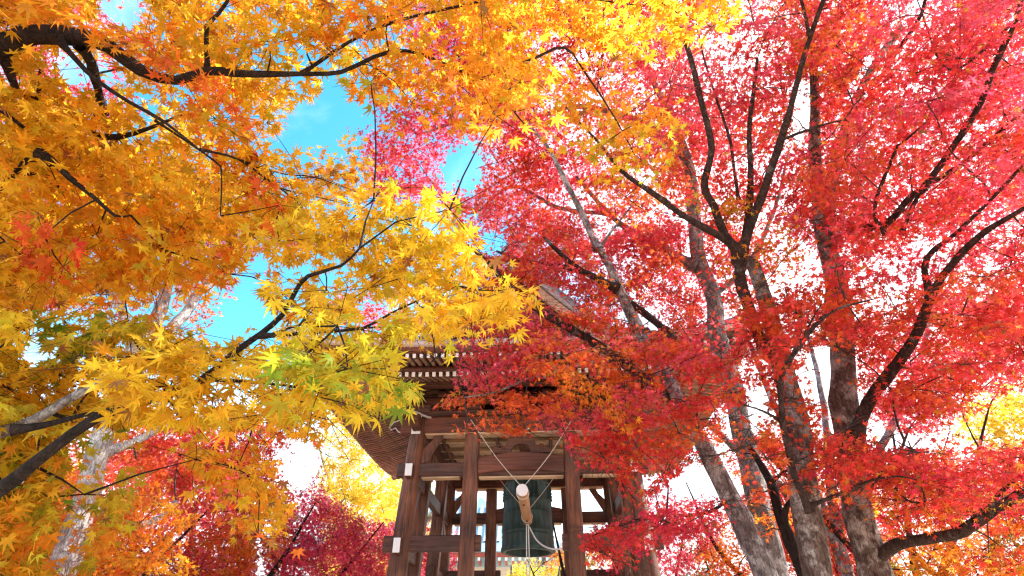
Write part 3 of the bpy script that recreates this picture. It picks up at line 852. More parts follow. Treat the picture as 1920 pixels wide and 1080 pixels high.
# openings of clear sky, and the view into the bell tower: (polygon, applies to leaves nearer than this)
GAPS = [
    ([(510, 265), (545, 240), (548, 195), (600, 178), (660, 196), (708, 205), (718, 245), (660, 238), (615, 262), (560, 295)], 30),
    ([(820, 320), (850, 285), (878, 258), (905, 290), (905, 345), (880, 375), (855, 350), (840, 370)], 30),
    ([(450, 495), (495, 468), (505, 495), (470, 560), (452, 640), (395, 655), (385, 620), (425, 590)], 30),
    ([(165, -20), (275, -20), (268, 20), (258, 62), (230, 56), (195, 32)], 30),
    ([(92, 100), (125, 95), (175, 140), (185, 168), (150, 160), (118, 166), (108, 140)], 30),
    ([(196, 130), (225, 110), (238, 130), (215, 160), (200, 165)], 30),
    ([(35, 655), (60, 640), (110, 655), (100, 690), (50, 690)], 30),
    ([(515, 825), (555, 850), (600, 850), (585, 890), (560, 925), (530, 905)], 30),
    ([(655, 570), (700, 545), (745, 560), (740, 600), (690, 610)], 3.4),
    ([(1262, 905), (1292, 868), (1325, 880), (1345, 925), (1262, 932)], 40),
    ([(1398, 735), (1440, 715), (1450, 790), (1412, 800)], 40),
    ([(1505, 665), (1535, 640), (1572, 640), (1565, 775), (1520, 740)], 40),
    ([(1640, 800), (1700, 810), (1765, 835), (1650, 848)], 40),
    ([(1480, 160), (1520, 140), (1525, 205), (1505, 270), (1485, 265)], 40),
    ([(1270, 290), (1285, 250), (1310, 330), (1300, 350)], 40),
    ([(1180, 640), (1210, 580), (1240, 600), (1222, 640)], 8),
    ([(905, 430), (955, 430), (950, 480), (905, 475)], 30),
    ([(1060, 530), (1080, 510), (1085, 545)], 30),
]
KEEP = [  # tower view
    ([(655, 800), (720, 775), (790, 760), (850, 765), (860, 815), (905, 800), (960, 815), (985, 812), (1040, 800), (1062, 820), (1060, 845), (1085, 870), (1150, 880), (1170, 930), (1180, 950), (1090, 1000), (1095, 1035), (1145, 1045), (1165, 1100), (720, 1100), (745, 925)], 8.6),
    ([(745, 655), (800, 650), (865, 658), (860, 700), (830, 725), (790, 735), (745, 700)], 8.0),
    ([(1000, 525), (1030, 525), (1095, 575), (1085, 590), (1040, 580), (1010, 560)], 8.5),
    ([(735, 632), (850, 632), (850, 645), (735, 645)], 7.0),
    ([(960, 450), (985, 450), (982, 480), (960, 482)], 8.5),
    ([(1000, 660), (1065, 660), (1065, 675), (1000, 675)], 7.0),
    ([(600, 810), (650, 800), (700, 870), (745, 920), (740, 975), (690, 975), (610, 930)], 20),
]

# limbs that hang free of leaves on the near side: (pixels along the limb, half width, range)
CLEAR = [
    ([(380, 700), (440, 660), (490, 625), (530, 590), (578, 518), (640, 498), (675, 465)], 13, 2.1),
    ([(0, 918), (90, 850), (180, 785)], 26, 2.2), ([(0, 810), (60, 790), (120, 755), (180, 722)], 22, 2.4), ([(60, 798), (150, 780)], 12, 2.4),
    ([(520, 628), (600, 622), (680, 615), (730, 588), (780, 565)], 11, 2.0), ([(510, 720), (560, 726), (612, 740)], 11, 2.0),
    ([(0, 85), (60, 66), (150, 70)], 28, 2.7), ([(200, 85), (240, 110)], 10, 2.7), ([(330, 150), (390, 134), (440, 137), (565, 138)], 14, 2.7), ([(620, 135), (700, 107)], 8, 2.7),
    ([(388, 136), (388, 50), (430, 0)], 12, 2.7), ([(120, 85), (180, 150), (240, 190), (310, 230), (375, 282)], 9, 2.7), ([(165, 100), (184, 160), (195, 210)], 14, 2.9),
    ([(175, 252), (220, 257), (280, 240)], 13, 3.0), ([(80, 290), (130, 335), (215, 405)], 9, 2.7), ([(415, 325), (413, 400)], 6, 2.6), ([(530, 355), (640, 380)], 6, 2.9), ([(520, 325), (640, 350)], 6, 3.0),
    ([(10, 115), (28, 165)], 12, 2.8),
    ([(1386, 490), (1366, 455), (1290, 410), (1230, 365), (1175, 328)], 15, 5.5), ([(1360, 440), (1340, 390), (1320, 348), (1335, 275), (1315, 190), (1290, 90)], 15, 5.5),
    ([(1386, 480), (1410, 420), (1440, 335), (1465, 260), (1490, 170), (1518, 70), (1550, 0)], 16, 5.5), ([(1405, 330), (1405, 250), (1412, 180)], 12, 5.8), ([(1368, 262), (1345, 190)], 7, 5.6),
    ([(1388, 545), (1386, 480)], 18, 5.6), ([(1385, 375), (1368, 262)], 7, 5.6),
    ([(1605, 800), (1622, 775), (1650, 725), (1692, 668), (1725, 612)], 24, 6.1), ([(1670, 1030), (1720, 1015), (1790, 1000), (1850, 968), (1920, 915)], 20, 6.1),
    ([(1580, 660), (1590, 790)], 30, 6.1), ([(1612, 960), (1640, 1080)], 36, 6.1), ([(1497, 810), (1500, 850)], 24, 5.6), ([(1511, 930), (1525, 1080)], 34, 5.6), ([(1485, 725), (1490, 770)], 18, 5.6),
    ([(1330, 860), (1365, 930), (1400, 1000), (1430, 1080)], 34, 6.1), ([(1385, 790), (1400, 860)], 34, 7.2), ([(1160, 530), (1195, 612)], 22, 6.6), ([(1122, 465), (1150, 530)], 14, 6.6), ([(1250, 700), (1270, 735)], 18, 6.5),
    ([(1010, 582), (1080, 622), (1150, 665), (1210, 712)], 17, 6.4), ([(1345, 585), (1350, 640)], 30, 7.8), ([(1300, 400), (1303, 490)], 24, 8.2), ([(1335, 545), (1338, 560)], 26, 8), ([(1050, 470), (1120, 520)], 10, 6.5), ([(1180, 550), (1260, 628)], 12, 6.8), ([(1410, 495), (1430, 540)], 26, 5.8),
    ([(1464, 720), (1470, 800), (1492, 900), (1520, 955)], 12, 5.1), ([(1478, 680), (1530, 610)], 9, 4.9), ([(1530, 945), (1580, 925), (1625, 903), (1680, 893)], 10, 5.1), ([(1400, 762), (1460, 788)], 8, 5.1),
    ([(1425, 865), (1445, 905), (1462, 960), (1495, 1060)], 18, 6.2), ([(1745, 540), (1755, 480)], 12, 5.9), ([(1780, 500), (1840, 440), (1930, 385)], 11, 5.9), ([(1655, 430), (1700, 375), (1735, 350)], 12, 6.3), ([(1735, 350), (1830, 210), (1905, 60)], 12, 6.0),
    ([(1530, 420), (1530, 470)], 26, 6.4), ([(1525, 150), (1530, 300)], 16, 6.8), ([(1630, 110), (1600, 180)], 14, 7.2),
    ([(150, 950), (185, 845)], 52, 7.4), ([(118, 1050), (150, 950)], 40, 7.3), ([(305, 590), (308, 545)], 16, 7.6), ([(335, 610), (372, 555)], 14, 7.6), ([(220, 575), (212, 545)], 12, 7.6),
    ([(490, 1075), (485, 1010), (500, 990)], 10, 14), ([(1690, 1040), (1700, 1080)], 8, 13),
]
class Tree:
    def __init__(self, name, label, group, mat, leaf, lod, seed, base, twig_r=0.0035, singles=0, dense=1.3):
        self.dense = dense
        self.root = empty(name, tuple(base), label, 'tree', group)
        self.base = np.array(base, float)
        self.mat = mat; self.leaf = leaf; self.lod = lod; self.singles = singles
        self.rng = np.random.default_rng(seed)
        self.sk, self.sk_len = [], []
        self.sprays = []
        self.twig_r = twig_r; self.seed = seed
    def limb(self, pts, widths, r=None, name='branch', sides=10, mat=None, rough=0.10):
        """pts: photo pixels with a range r (number or one per point), or world points when r is None; widths in metres diameter, first and last."""
        if r is not None:
            p = np.array(pts, float)
            rr = np.interp(np.linspace(0, 1, len(p)), np.linspace(0, 1, len(r)), r) if isinstance(r, (list, tuple)) else np.full(len(p), r)
            w = at(p[:, 0], p[:, 1], rr)
        else: w = np.array(pts, float)
        rad = np.interp(np.linspace(0, 1, len(w)), np.linspace(0, 1, len(widths)), widths) / 2
        step = max(0.05, rad.mean() * 1.3)
        P, Rr = smooth_path(w, rad, step)
        wob = self.rng.normal(size=(len(P), 3))
        ker = np.array([1, 2, 3, 2, 1]) / 9.0
        for c in range(3): wob[:, c] = np.convolve(wob[:, c], ker, 'same')
        wob[:2] = 0
        P = P + wob * Rr[:, None] * 0.22
        if name == 'branch':
            dist0 = np.concatenate([[0], np.cumsum(np.linalg.norm(np.diff(P, axis=0), axis=1))])
            Rr = Rr * (1 + 0.5 * np.exp(-(dist0 / (2.2 * Rr[0])) ** 2))
        v, q = tube_np(P, Rr, sides, rough, seed=self.seed + len(self.sk), knots=9 if name == 'trunk' else 5)
        n = len(P)
        q = np.vstack([q])
        me = mesh_np(name, v - self.base, [tuple(x) for x in q] + [tuple(range((n - 1) * sides, n * sides))], mat or self.mat, smooth=True)
        part(name, me, self.root)
        self.sk.append(P); self.sk_len.append(np.linalg.norm(P - self.base, axis=1))
        return P
    def trunk(self, pts, widths, r, ground=None, **k):
        """Trunk given by photo pixels; prolonged straight down to the ground at its base."""
        p = np.array(pts, float)
        rr = np.interp(np.linspace(0, 1, len(p)), np.linspace(0, 1, len(r)), r) if isinstance(r, (list, tuple)) else np.full(len(p), r)
        w = at(p[:, 0], p[:, 1], rr)
        b = self.base
        w = np.vstack([[b + np.array([0, 0, -0.1])], [b * 0.55 + w[0] * 0.45], w])
        wd = [widths[0] * 1.35, widths[0] * 1.03] + list(np.interp(np.linspace(0, 1, len(p)), np.linspace(0, 1, len(widths)), widths))
        return self.limb(w, wd, None, 'trunk', sides=18, rough=0.075, **k)
    def crown(self, poly, r0, r1, layers, Rs, pal, tilt=0.35, thick=0.05, per=None, keep=0.03, minel=0.33):
        g = self.rng
        A = poly_area(poly)
        rm = (r0 + r1) / 2
        xs = np.array(poly, float)
        cx, cy = xs[:, 0].mean(), xs[:, 1].mean()
        el = max(minel, ray(cx, cy)[2])
        n = max(1, int(round(A * (rm / FPX) ** 2 / (math.pi * Rs * Rs * el) * layers * self.dense)))
        lo, hi = xs.min(0), xs.max(0)
        got = []
        tries = 0
        while len(got) < n and tries < n * 30:
            tries += 1
            best, bd = None, -1
            for _ in range(7):
                q = g.uniform(lo, hi)
                if not inside(poly, q[0:1], q[1:2])[0]: continue
                d = min(((q[0] - a[0]) ** 2 + (q[1] - a[1]) ** 2 for a in got), default=1e9)
                if d > bd: best, bd = q, d
            if best is not None: got.append(best)
        for q in got:
            r = g.uniform(r0, r1)
            self.sprays.append((at(q[0], q[1], r), Rs * g.uniform(0.75, 1.3), pal, tilt, thick, per, keep, poly))
    def grow(self):
        g = self.rng
        sk = np.vstack(self.sk); sl = np.concatenate(self.sk_len)
        nodes = list(sk); ln = list(sl); parent = [-1] * len(nodes)
        par_idx = []
        order = sorted(range(len(self.sprays)), key=lambda i: np.min(np.linalg.norm(sk - self.sprays[i][0], axis=1)))
        arr = np.array(nodes); la = np.array(ln)
        paths = []; info = []
        own = -np.ones(len(arr), int)                  # path that a node lies on
        for i in order:
            c, Rs, pal, tilt, thick, per, keep, poly_ = self.sprays[i]
            d = np.linalg.norm(arr - c, axis=1)
            k = int(np.argmin(d + 0.22 * la))
            p0 = arr[k]
            away = norm(c - p0)
            n = max(3, int(d[k] / 0.18) + 2)
            t = np.linspace(0, 1, n)[:, None]
            mid = (p0 + c) / 2 + g.normal(size=3) * 0.08 * d[k] + np.array([0, 0, 0.06 * d[k]])
            pts = (1 - t) ** 2 * p0 + 2 * t * (1 - t) * mid + t ** 2 * c
            pts[1:-1] += g.normal(size=(n - 2, 3)) * 0.012 * min(1, d[k])
            paths.append(pts); info.append([int(own[k]), 1])
            arr = np.vstack([arr, pts[1:]]); la = np.concatenate([la, la[k] + np.cumsum(np.full(n - 1, d[k] / n))])
            own = np.concatenate([own, np.full(n - 1, len(paths) - 1)])
            self.sprays[i] = (*self.sprays[i], away)
        for i in range(len(paths) - 1, -1, -1):
            if info[i][0] >= 0: info[info[i][0]][1] += info[i][1]
        tw = []
        def open_sky(p):
            x, y, _ = project(p)
            return any(inside(poly, x, y).mean() > 0.30 for poly, far in GAPS[:9] + [([(70, 1090), (110, 930), (150, 810), (240, 810), (200, 980), (170, 1090)], 9)])
        for pts, (pp, cnt) in zip(paths, info):
            if cnt == 1 and open_sky(pts): continue
            r0 = self.twig_r * (1.0 + 0.55 * math.sqrt(cnt)); r1 = self.twig_r * 0.8
            tw.append(tube_np(pts, np.linspace(min(r0, self.twig_r * 4), r1, len(pts)), 4))
        # leaves
        PO, NO, TI, SZ, CO, DR, RR = [], [], [], [], [], [], []
        AG = lambda d: np.clip(d * 1.4 - 0.25, 0, 0.8)
        for sp in self.sprays:
            c, Rs, pal, tilt, thick, per, keep = sp[:7]
            edge, away = sp[7], sp[8]
            up = norm(np.array([0, 0, 1.0]) + g.normal(size=3) * tilt + np.array([away[0], away[1], 0]) * 0.25)
            a = norm(np.cross(up, np.array([0.3, 1, 0.1]))); b = np.cross(up, a)
            nt = 6 if self.lod in (0, 3, 4) else 9
            area = math.pi * Rs * Rs
            n_leaf = per or int(area * 0.80 / (0.80 * self.leaf ** 2))
            angs = np.linspace(0, 2 * np.pi, nt, endpoint=False) + g.uniform(0, 6.28) + g.normal(size=nt) * 0.25
            rads = Rs * g.uniform(0.6, 1.05, nt)
            tips = c + np.outer(np.cos(angs) * rads, a) + np.outer(np.sin(angs) * rads, b) + np.outer(g.normal(size=nt) * thick * 2 * Rs - 0.10 * rads, np.array([0, 0, 1.0]))
            if self.twig_r > 0.001 and self.lod < 4:
                for tp in tips:
                    if open_sky(np.array([c, (c + tp) / 2, tp])): continue
                    md = (c + tp) / 2 + g.normal(size=3) * 0.07 * Rs + np.array([0, 0, 0.07 * Rs])
                    tw.append(tube_np(np.array([c, md, tp]), [self.twig_r * 0.7, self.twig_r * 0.5, self.twig_r * 0.25], 3))
            k = g.integers(0, nt, n_leaf); t = np.sqrt(g.uniform(0.02, 1.0, n_leaf)) * 1.02
            pos = c + (tips[k] - c) * t[:, None] + (np.outer(g.normal(size=n_leaf), a) + np.outer(g.normal(size=n_leaf), b)) * (0.17 * Rs) + np.outer(g.normal(size=n_leaf) * thick * Rs, up)
            pos[:, 2] -= self.leaf * 0.3
            # leaves that stray far past the outline of this part of the crown were never there
            ex, ey, ed = project(pos)
            cen = np.array(edge, float).mean(0)
            jit = g.normal(size=(2, n_leaf)) * 14
            inn = inside(edge, ex + (cen[0] - ex) * 0.10 + jit[0], ey + (cen[1] - ey) * 0.10 + jit[1])
            inn &= ((ex > -260) & (ex < 2180) & (ey > -260) & (ey < 1300)) | (g.uniform(size=n_leaf) < 0.4)
            pos = pos[inn]; n_leaf = len(pos)
            if n_leaf == 0: continue
            radial = norm(pos - c + g.normal(size=(n_leaf, 3)) * 0.25 * Rs)
            nn = norm(up * 0.75 + g.normal(size=(n_leaf, 3)) * 0.42 + radial * 0.25)
            tp_ = radial * 0.8 + g.normal(size=(n_leaf, 3)) * 0.35 + np.array([0, 0, -0.55])
            tp_ = norm(tp_ - nn * (tp_ * nn).sum(1, keepdims=True))
            w = np.array([x[0] for x in pal], float); w /= w.sum()
            cs = np.array([x[1] for x in pal])
            main = cs[g.choice(len(pal), p=w)]
            alt = cs[g.choice(len(pal), n_leaf, p=w)]
            f = np.clip(g.normal(0.28, 0.25, n_leaf), 0, 1)[:, None]
            col = main * (1 - f) + alt * f
            old = g.uniform(size=n_leaf); col[old < 0.02] = (0.34, 0.15, 0.05); col[(old > 0.972)] = col[(old > 0.972)] * 0.45 + np.array(YG) * 0.5
            col = col * g.uniform(0.74, 1.18, n_leaf)[:, None] * (1 + g.normal(size=(n_leaf, 3)) * 0.06)
            PO.append(pos); NO.append(nn); TI.append(tp_); SZ.append(self.leaf * g.uniform(0.58, 1.25, n_leaf)); CO.append(np.clip(col, 0.006, 0.95)); DR.append(np.clip(g.normal(0.32, 0.28, n_leaf), -0.15, 0.95)); RR.append(np.full(n_leaf, keep))
        PO, NO, TI, SZ, CO, DR, RR = [np.concatenate(x) for x in (PO, NO, TI, SZ, CO, DR, RR)]
        # thin out the leaves where the crown opens
        px, py, dep = project(PO)
        dist = np.linalg.norm(PO - EYE, axis=1)
        u = g.uniform(size=len(PO))
        ok = np.ones(len(PO), bool)
        jx = px + g.normal(size=len(PO)) * 5; jy = py + g.normal(size=len(PO)) * 5
        for poly, far in GAPS: ok &= ~(inside(poly, jx, jy) & (dist < far) & (u > RR))
        for pts_, wd, rr in CLEAR:
            for (xa, ya), (xb, yb) in zip(pts_[:-1], pts_[1:]):
                tt = np.clip(((jx - xa) * (xb - xa) + (jy - ya) * (yb - ya)) / ((xb - xa) ** 2 + (yb - ya) ** 2 + 1e-6), 0, 1)
                ok &= ~((np.hypot(jx - xa - tt * (xb - xa), jy - ya - tt * (yb - ya)) < wd) & (dist < rr + 0.15) & (u > 0.10))
        for poly, far in KEEP: ok &= ~(inside(poly, jx, jy) & (dist < far) & (u > 0.02))
        PO, NO, TI, SZ, CO, DR, px, py, dist = [x[ok] for x in (PO, NO, TI, SZ, CO, DR, px, py, dist)]
        if self.singles:
            infr = (px > 0) & (px < 1920) & (py > 0) & (py < 1080)
            score = np.where(infr, SZ / dist, 0)
            pick = np.argsort(-score)[: self.singles]
            mes = [leaf_single(d) for d in (0.0, 0.25, 0.5, 0.8)]
            for j in pick:
                o = bpy.data.objects.new('leaf', mes[int(np.clip(DR[j] * 4 + 0.3, 0, 3))])
                x, z = TI[j], NO[j]; y = np.cross(z, x) * g.uniform(0.8, 1.15); s = SZ[j]; p = PO[j] - self.base
                o.matrix_local = Matrix(((x[0] * s, y[0] * s, z[0] * s, p[0]), (x[1] * s, y[1] * s, z[1] * s, p[1]), (x[2] * s, y[2] * s, z[2] * s, p[2]), (0, 0, 0, 1)))
                o.color = (*CO[j], 1)
                link(o, self.root)
            m = np.ones(len(PO), bool); m[pick] = False
            PO, NO, TI, SZ, CO, DR = [x[m] for x in (PO, NO, TI, SZ, CO, DR)]
        # the finest leaf shape only where it can be seen
        dd = np.linalg.norm(PO - EYE, axis=1)
        bands = {0: [(0, 2.1, 0), (2.1, 99, 1)], 1: [(0, 5.2, 1), (5.2, 99, 2)], 2: [(0, 5.6, 2), (5.6, 99, 3)]}.get(self.lod, [(0, 999, self.lod)])
        vs, fs, cs_, o = [], [], [], 0
        for lo, hi, ld in bands:
            m = (dd >= lo) & (dd < hi)
            if not m.any(): continue
            a = expand(ld, *[x[m] for x in (PO - self.base, NO, TI, SZ, CO, DR)], AG(g.permutation(DR[m])))
            vs.append(a[0]); fs.append(a[1] + o); cs_.append(a[2]); o += len(a[0])
        v, f, c = np.vstack(vs), np.vstack(fs), np.vstack(cs_)
        part('crown', mesh_np('crown', v, f, M['leaf'], colours=c), self.root, kind='stuff')
        v, q = join_np(tw)
        part('twigs', mesh_np('twigs', v - self.base, q, M['twig'] if self.mat is not M['bark_dark'] else M['bark_dark'], smooth=True), self.root, kind='stuff')
        STATS.append((self.root.name, len(self.sprays), len(PO), len(f)))
STATS = []
_single = {}
def leaf_single(d):
    if d not in _single:
        v, f, c = expand(0, np.zeros((1, 3)), np.array([[0, 0, 1.0]]), np.array([[1.0, 0, 0]]), np.ones(1), np.ones((1, 3)), np.array([d]))
        _single[d] = mesh_np('leaf', v, f, M['leaf_one'])
    return _single[d]

# ---- the near yellow maple whose limbs reach in from the left
T = Tree('yellow_maple', 'golden yellow maple with near dark limbs reaching in from the left', 'japanese maples', M['bark_dark'], 0.045, 0, 11, (-2.75, 0.9, 0), 0.0022, 300, dense=2.6)
T.limb([(-2.75, 0.9, -0.1), (-2.72, 0.92, 1.0), (-2.6, 0.95, 1.7), (-2.5, 1.0, 2.4), (-2.45, 1.0, 3.2), (-2.5, 1.1, 4.6)], [0.36, 0.28, 0.26, 0.24, 0.20, 0.12], None, 'trunk', 16)
L2 = T.limb([(-150, 1000), (0, 918), (90, 850), (180, 785), (270, 752), (370, 720), (440, 660), (490, 625), (530, 590), (555, 545), (578, 518), (640, 498), (675, 465)], [0.046, 0.030, 0.026, 0.019, 0.014, 0.007], [2.35, 2.0, 2.1, 2.1, 2.0, 1.9])
T.limb([(-160, 860), (0, 810), (60, 790), (120, 755), (180, 722), (230, 690)], [0.046, 0.034, 0.026, 0.014], [2.5, 2.25, 2.2], mat=M['bark_grey'])
T.limb([(20, 806), (80, 798), (150, 780), (215, 765)], [0.025, 0.017, 0.009], [2.24, 2.2])
T.limb([(485, 630), (545, 627), (600, 622), (680, 615), (730, 588), (780, 565)], [0.016, 0.011, 0.006], [2.05, 1.9])
T.limb([(375, 716), (410, 712), (510, 720), (560, 726), (612, 740)], [0.014, 0.010, 0.005], [2.08, 1.9])
T.limb([(-170, 140), (0, 85), (60, 66), (150, 70), (200, 85), (260, 130), (330, 150), (390, 134), (440, 137), (500, 138), (565, 138), (640, 135), (700, 107), (760, 95), (840, 122), (920, 165), (990, 240)], [0.093, 0.065, 0.050, 0.036, 0.030, 0.021, 0.016, 0.012, 0.006], [2.75, 2.6, 2.6, 2.6, 2.7])
T.limb([(388, 136), (388, 90), (388, 50), (410, 25), (440, -20)], [0.021, 0.016, 0.010], [2.62, 2.6])
T.limb([(110, 75), (145, 115), (180, 150), (240, 190), (310, 230), (375, 282)], [0.019, 0.015, 0.007], [2.6, 2.4])
T.limb([(150, 85), (172, 118), (182, 160), (190, 195), (197, 212)], [0.031, 0.031, 0.028, 0.031], [2.6, 2.9])
T.limb([(190, 215), (170, 250), (220, 257), (280, 240), (340, 215)], [0.031, 0.031, 0.019, 0.009], [2.9, 2.9])
T.limb([(-60, 20), (10, 115), (28, 165), (70, 185), (75, 130)], [0.037, 0.031, 0.019, 0.009], [2.7, 2.8])
T.limb([(-60, 180), (0, 205), (20, 220), (45, 240)], [0.022, 0.012], [2.7, 2.7])
T.limb([(70, 285), (95, 300), (130, 335), (180, 375), (215, 405), (245, 404)], [0.031, 0.016, 0.006], [2.6, 2.5])
T.limb([(20, 330), (50, 300), (75, 287)], [0.019, 0.019, 0.019], [2.75, 2.6])
T.limb([(290, 225), (400, 300), (415, 325), (413, 405)], [0.009, 0.007, 0.004], [2.6, 2.5])
T.limb([(375, 280), (450, 300), (520, 350), (575, 365), (640, 380)], [0.010, 0.008, 0.004], [2.5, 2.9])
T.limb([(450, 300), (530, 326), (590, 332), (645, 352)], [0.007, 0.004], [2.6, 3.0])
T.limb([(900, 150), (1000, 110), (1060, 90), (1100, 140), (1150, 215), (1190, 290)], [0.014, 0.011, 0.006], [2.7, 3.2])
T.limb([(565, 138), (690, 60), (820, 20), (1000, -10), (1200, 10)], [0.016, 0.012, 0.005], [2.65, 2.7])
gold = [(6, G), (3, O), (1.2, Y)]
T.crown([(-150, -150), (180, -120), (190, 0), (255, 62), (235, 128), (105, 96), (60, 170), (-150, 200)], 2.2, 3.2, 2.2, 0.34, [(6, G), (1.5, Y), (3, O), (0.6, RO)])
T.crown([(262, -150), (720, -150), (720, 0), (760, 90), (700, 170), (560, 180), (520, 215), (470, 270), (400, 240), (255, 125)], 2.4, 3.5, 2.3, 0.36, [(7, G), (2.4, O), (1.4, YG), (0.4, RO)])
T.crown([(-150, 200), (90, 170), (170, 200), (260, 160), (400, 250), (470, 290), (520, 315), (560, 335), (540, 420), (480, 465), (430, 530), (300, 530), (120, 570), (-150, 620)], 2.5, 3.9, 2.3, 0.36, [(6, G), (3.2, Y), (1.2, O)])
T.crown([(250, 170), (330, 160), (470, 280), (530, 400), (470, 440), (400, 300)], 2.4, 2.9, 0.8, 0.25, [(3, O), (2, RO), (2, Y)])
T.crown([(555, 330), (600, 275), (650, 255), (700, 300), (690, 370), (600, 390)], 4.0, 5.0, 1.7, 0.34, [(4, G), (4, O)])
T.crown([(450, 190), (545, 200), (545, 240), (500, 260), (440, 250)], 4.0, 5.0, 1.7, 0.34, [(4, G), (4, O)])
T.crown([(500, 420), (560, 385), (700, 370), (820, 360), (870, 420), (890, 500), (985, 560), (950, 595), (860, 615), (780, 620), (640, 620), (520, 590), (490, 540), (510, 480)], 1.75, 2.7, 2.5, 0.28, [(6, Y), (4, G), (2, YG), (0.5, O)])
T.crown([(540, 600), (700, 610), (860, 615), (860, 660), (800, 710), (740, 760), (640, 790), (520, 720)], 1.35, 2.0, 2.0, 0.21, [(5, Y), (4, YG), (4, G), (0.7, GR)])
T.crown([(200, 640), (430, 640), (520, 600), (560, 720), (640, 785), (600, 800), (480, 780), (330, 790), (200, 780)], 1.7, 2.4, 2.2, 0.27, [(5, Y), (5, G), (0.7, O)])
T.crown([(420, 770), (600, 795), (640, 850), (620, 870), (560, 825), (500, 805), (530, 900), (540, 990), (480, 1010), (430, 940), (350, 850)], 2.4, 3.3, 1.4, 0.30, [(4, O), (5, G), (0.6, RO)])
T.crown([(50, 600), (250, 600), (430, 635), (420, 680), (200, 705), (20, 700)], 2.5, 3.3, 2.0, 0.30, [(4, YG), (3.4, GR), (4, G), (0.5, RD)])
T.crown([(-150, 540), (40, 590), (50, 650), (30, 700), (-150, 720)], 2.3, 3.0, 2.0, 0.30, [(6, Y), (2, G)])
T.crown([(-150, 700), (200, 690), (230, 800), (-150, 800)], 2.5, 3.2, 1.8, 0.30, [(4, G), (2, YG), (2, O), (1, GR)])
T.crown([(-150, 790), (190, 790), (240, 900), (190, 1010), (60, 1150), (-150, 1150)], 2.5, 3.5, 1.8, 0.30, [(5, G), (3, YG), (3, O), (1.2, GR)])
T.crown([(720, -150), (1340, -150), (1350, 60), (1200, 100), (1050, 130), (960, 190), (880, 240), (770, 215), (700, 165), (750, 90)], 2.3, 3.3, 1.9, 0.34, [(6, G), (5, O), (1.5, Y)])
T.crown([(1000, 80), (1160, 120), (1260, 230), (1240, 320), (1160, 330), (1010, 260), (950, 170)], 3.0, 4.0, 0.95, 0.32, [(4, O), (4, G), (2, YG)])
T.crown([(840, 120), (1010, 90), (1040, 180), (1010, 260), (900, 250)], 1.9, 2.4, 0.7, 0.24, [(5, O), (4, RO), (2, G)])
T.crown([(225, 60), (330, 60), (430, 100), (470, 170), (380, 150), (270, 120)], 2.35, 2.8, 1.3, 0.22, [(4, RO), (3, O), (1, RD)])
T.crown([(40, 410), (140, 410), (150, 520), (40, 510)], 2.4, 2.9, 0.9, 0.2, [(4, RO), (3, RD), (1, O)])
T.crown([(370, 170), (460, 180), (450, 240), (390, 240)], 2.5, 2.8, 0.9, 0.18, [(4, YG), (2, GR), (2, Y)])
T.crown([(620, 110), (720, 110), (700, 180), (640, 180)], 2.2, 2.5, 0.6, 0.16, [(4, GR), (3, YG)])
T.crown([(480, 330), (540, 350), (530, 470), (490, 460)], 2.3, 2.7, 0.9, 0.18, [(4, RO), (3, O)])
T.crown([(640, 400), (860, 380), (960, 540), (900, 590), (760, 560)], 1.9, 2.6, 0.6, 0.24, [(4, YG), (3, Y), (1, GR), (0.7, RO)])
T.grow()

# ---- red and orange maple behind it, pale trunk at the lower left
T = Tree('red_maple', 'orange and red maple with a sunlit pale trunk at the lower left', 'japanese maples', M['bark_sunlit'], 0.048, 3, 12, (*at(60, 1300, 7.0)[:2], 0), 0.004, 200)
P = T.trunk([(105, 1090), (150, 950), (185, 845), (235, 720), (262, 645)], [0.235, 0.225, 0.20, 0.17], [7.2, 7.4])
T.limb([(255, 660), (235, 600), (210, 545), (190, 480), (100, 380), (60, 250)], [0.12, 0.09, 0.05, 0.03], [7.4, 8.2])
T.limb([(262, 650), (290, 600), (308, 555), (330, 490), (350, 400), (330, 300)], [0.18, 0.14, 0.10, 0.04], [7.4, 8.4])
T.limb([(270, 650), (330, 610), (352, 580), (375, 545), (430, 490), (470, 400)], [0.13, 0.12, 0.09, 0.03], [7.4, 8.4])
T.limb([(190, 850), (270, 820), (330, 770), (420, 740)], [0.10, 0.07, 0.03], [7.3, 7.6])
T.limb([(160, 950), (240, 985), (300, 970), (330, 940)], [0.09, 0.07, 0.05], [7.3, 7.5])
T.crown([(-100, -100), (280, -100), (240, 140), (230, 330), (100, 420), (-100, 380)], 7.4, 9.0, 1.5, 0.55, [(5, PK), (4, RD), (1, RO)])
T.crown([(-100, 380), (130, 400), (160, 560), (-100, 600)], 7.0, 8.2, 1.8, 0.5, [(5, RO), (3, RD), (2, O)])
T.crown([(150, 270), (330, 250), (420, 400), (500, 470), (430, 530), (220, 420)], 7.4, 9.0, 1.7, 0.5, [(4, PK), (4, RD), (2, RO)])
T.crown([(430, 330), (560, 330), (560, 480), (520, 470), (440, 420)], 7.4, 9.0, 1.3, 0.5, [(4, PK), (4, RD), (2, RO)])
T.crown([(200, 500), (430, 500), (420, 570), (370, 630), (280, 600), (150, 650)], 7.2, 8.6, 1.3, 0.45, [(5, RO), (4, O), (2, RD)])
T.crown([(190, 780), (540, 780), (560, 860), (450, 960), (250, 900)], 7.6, 9.0, 1.6, 0.5, [(4, RO), (3, PK), (2, RD)], tilt=0.6)
T.crown([(-150, 880), (100, 900), (250, 880), (330, 960), (340, 1150), (-150, 1150)], 6.3, 8.0, 1.2, 0.45, [(5, O), (3, RO), (2, G)], tilt=0.6)
T.grow()

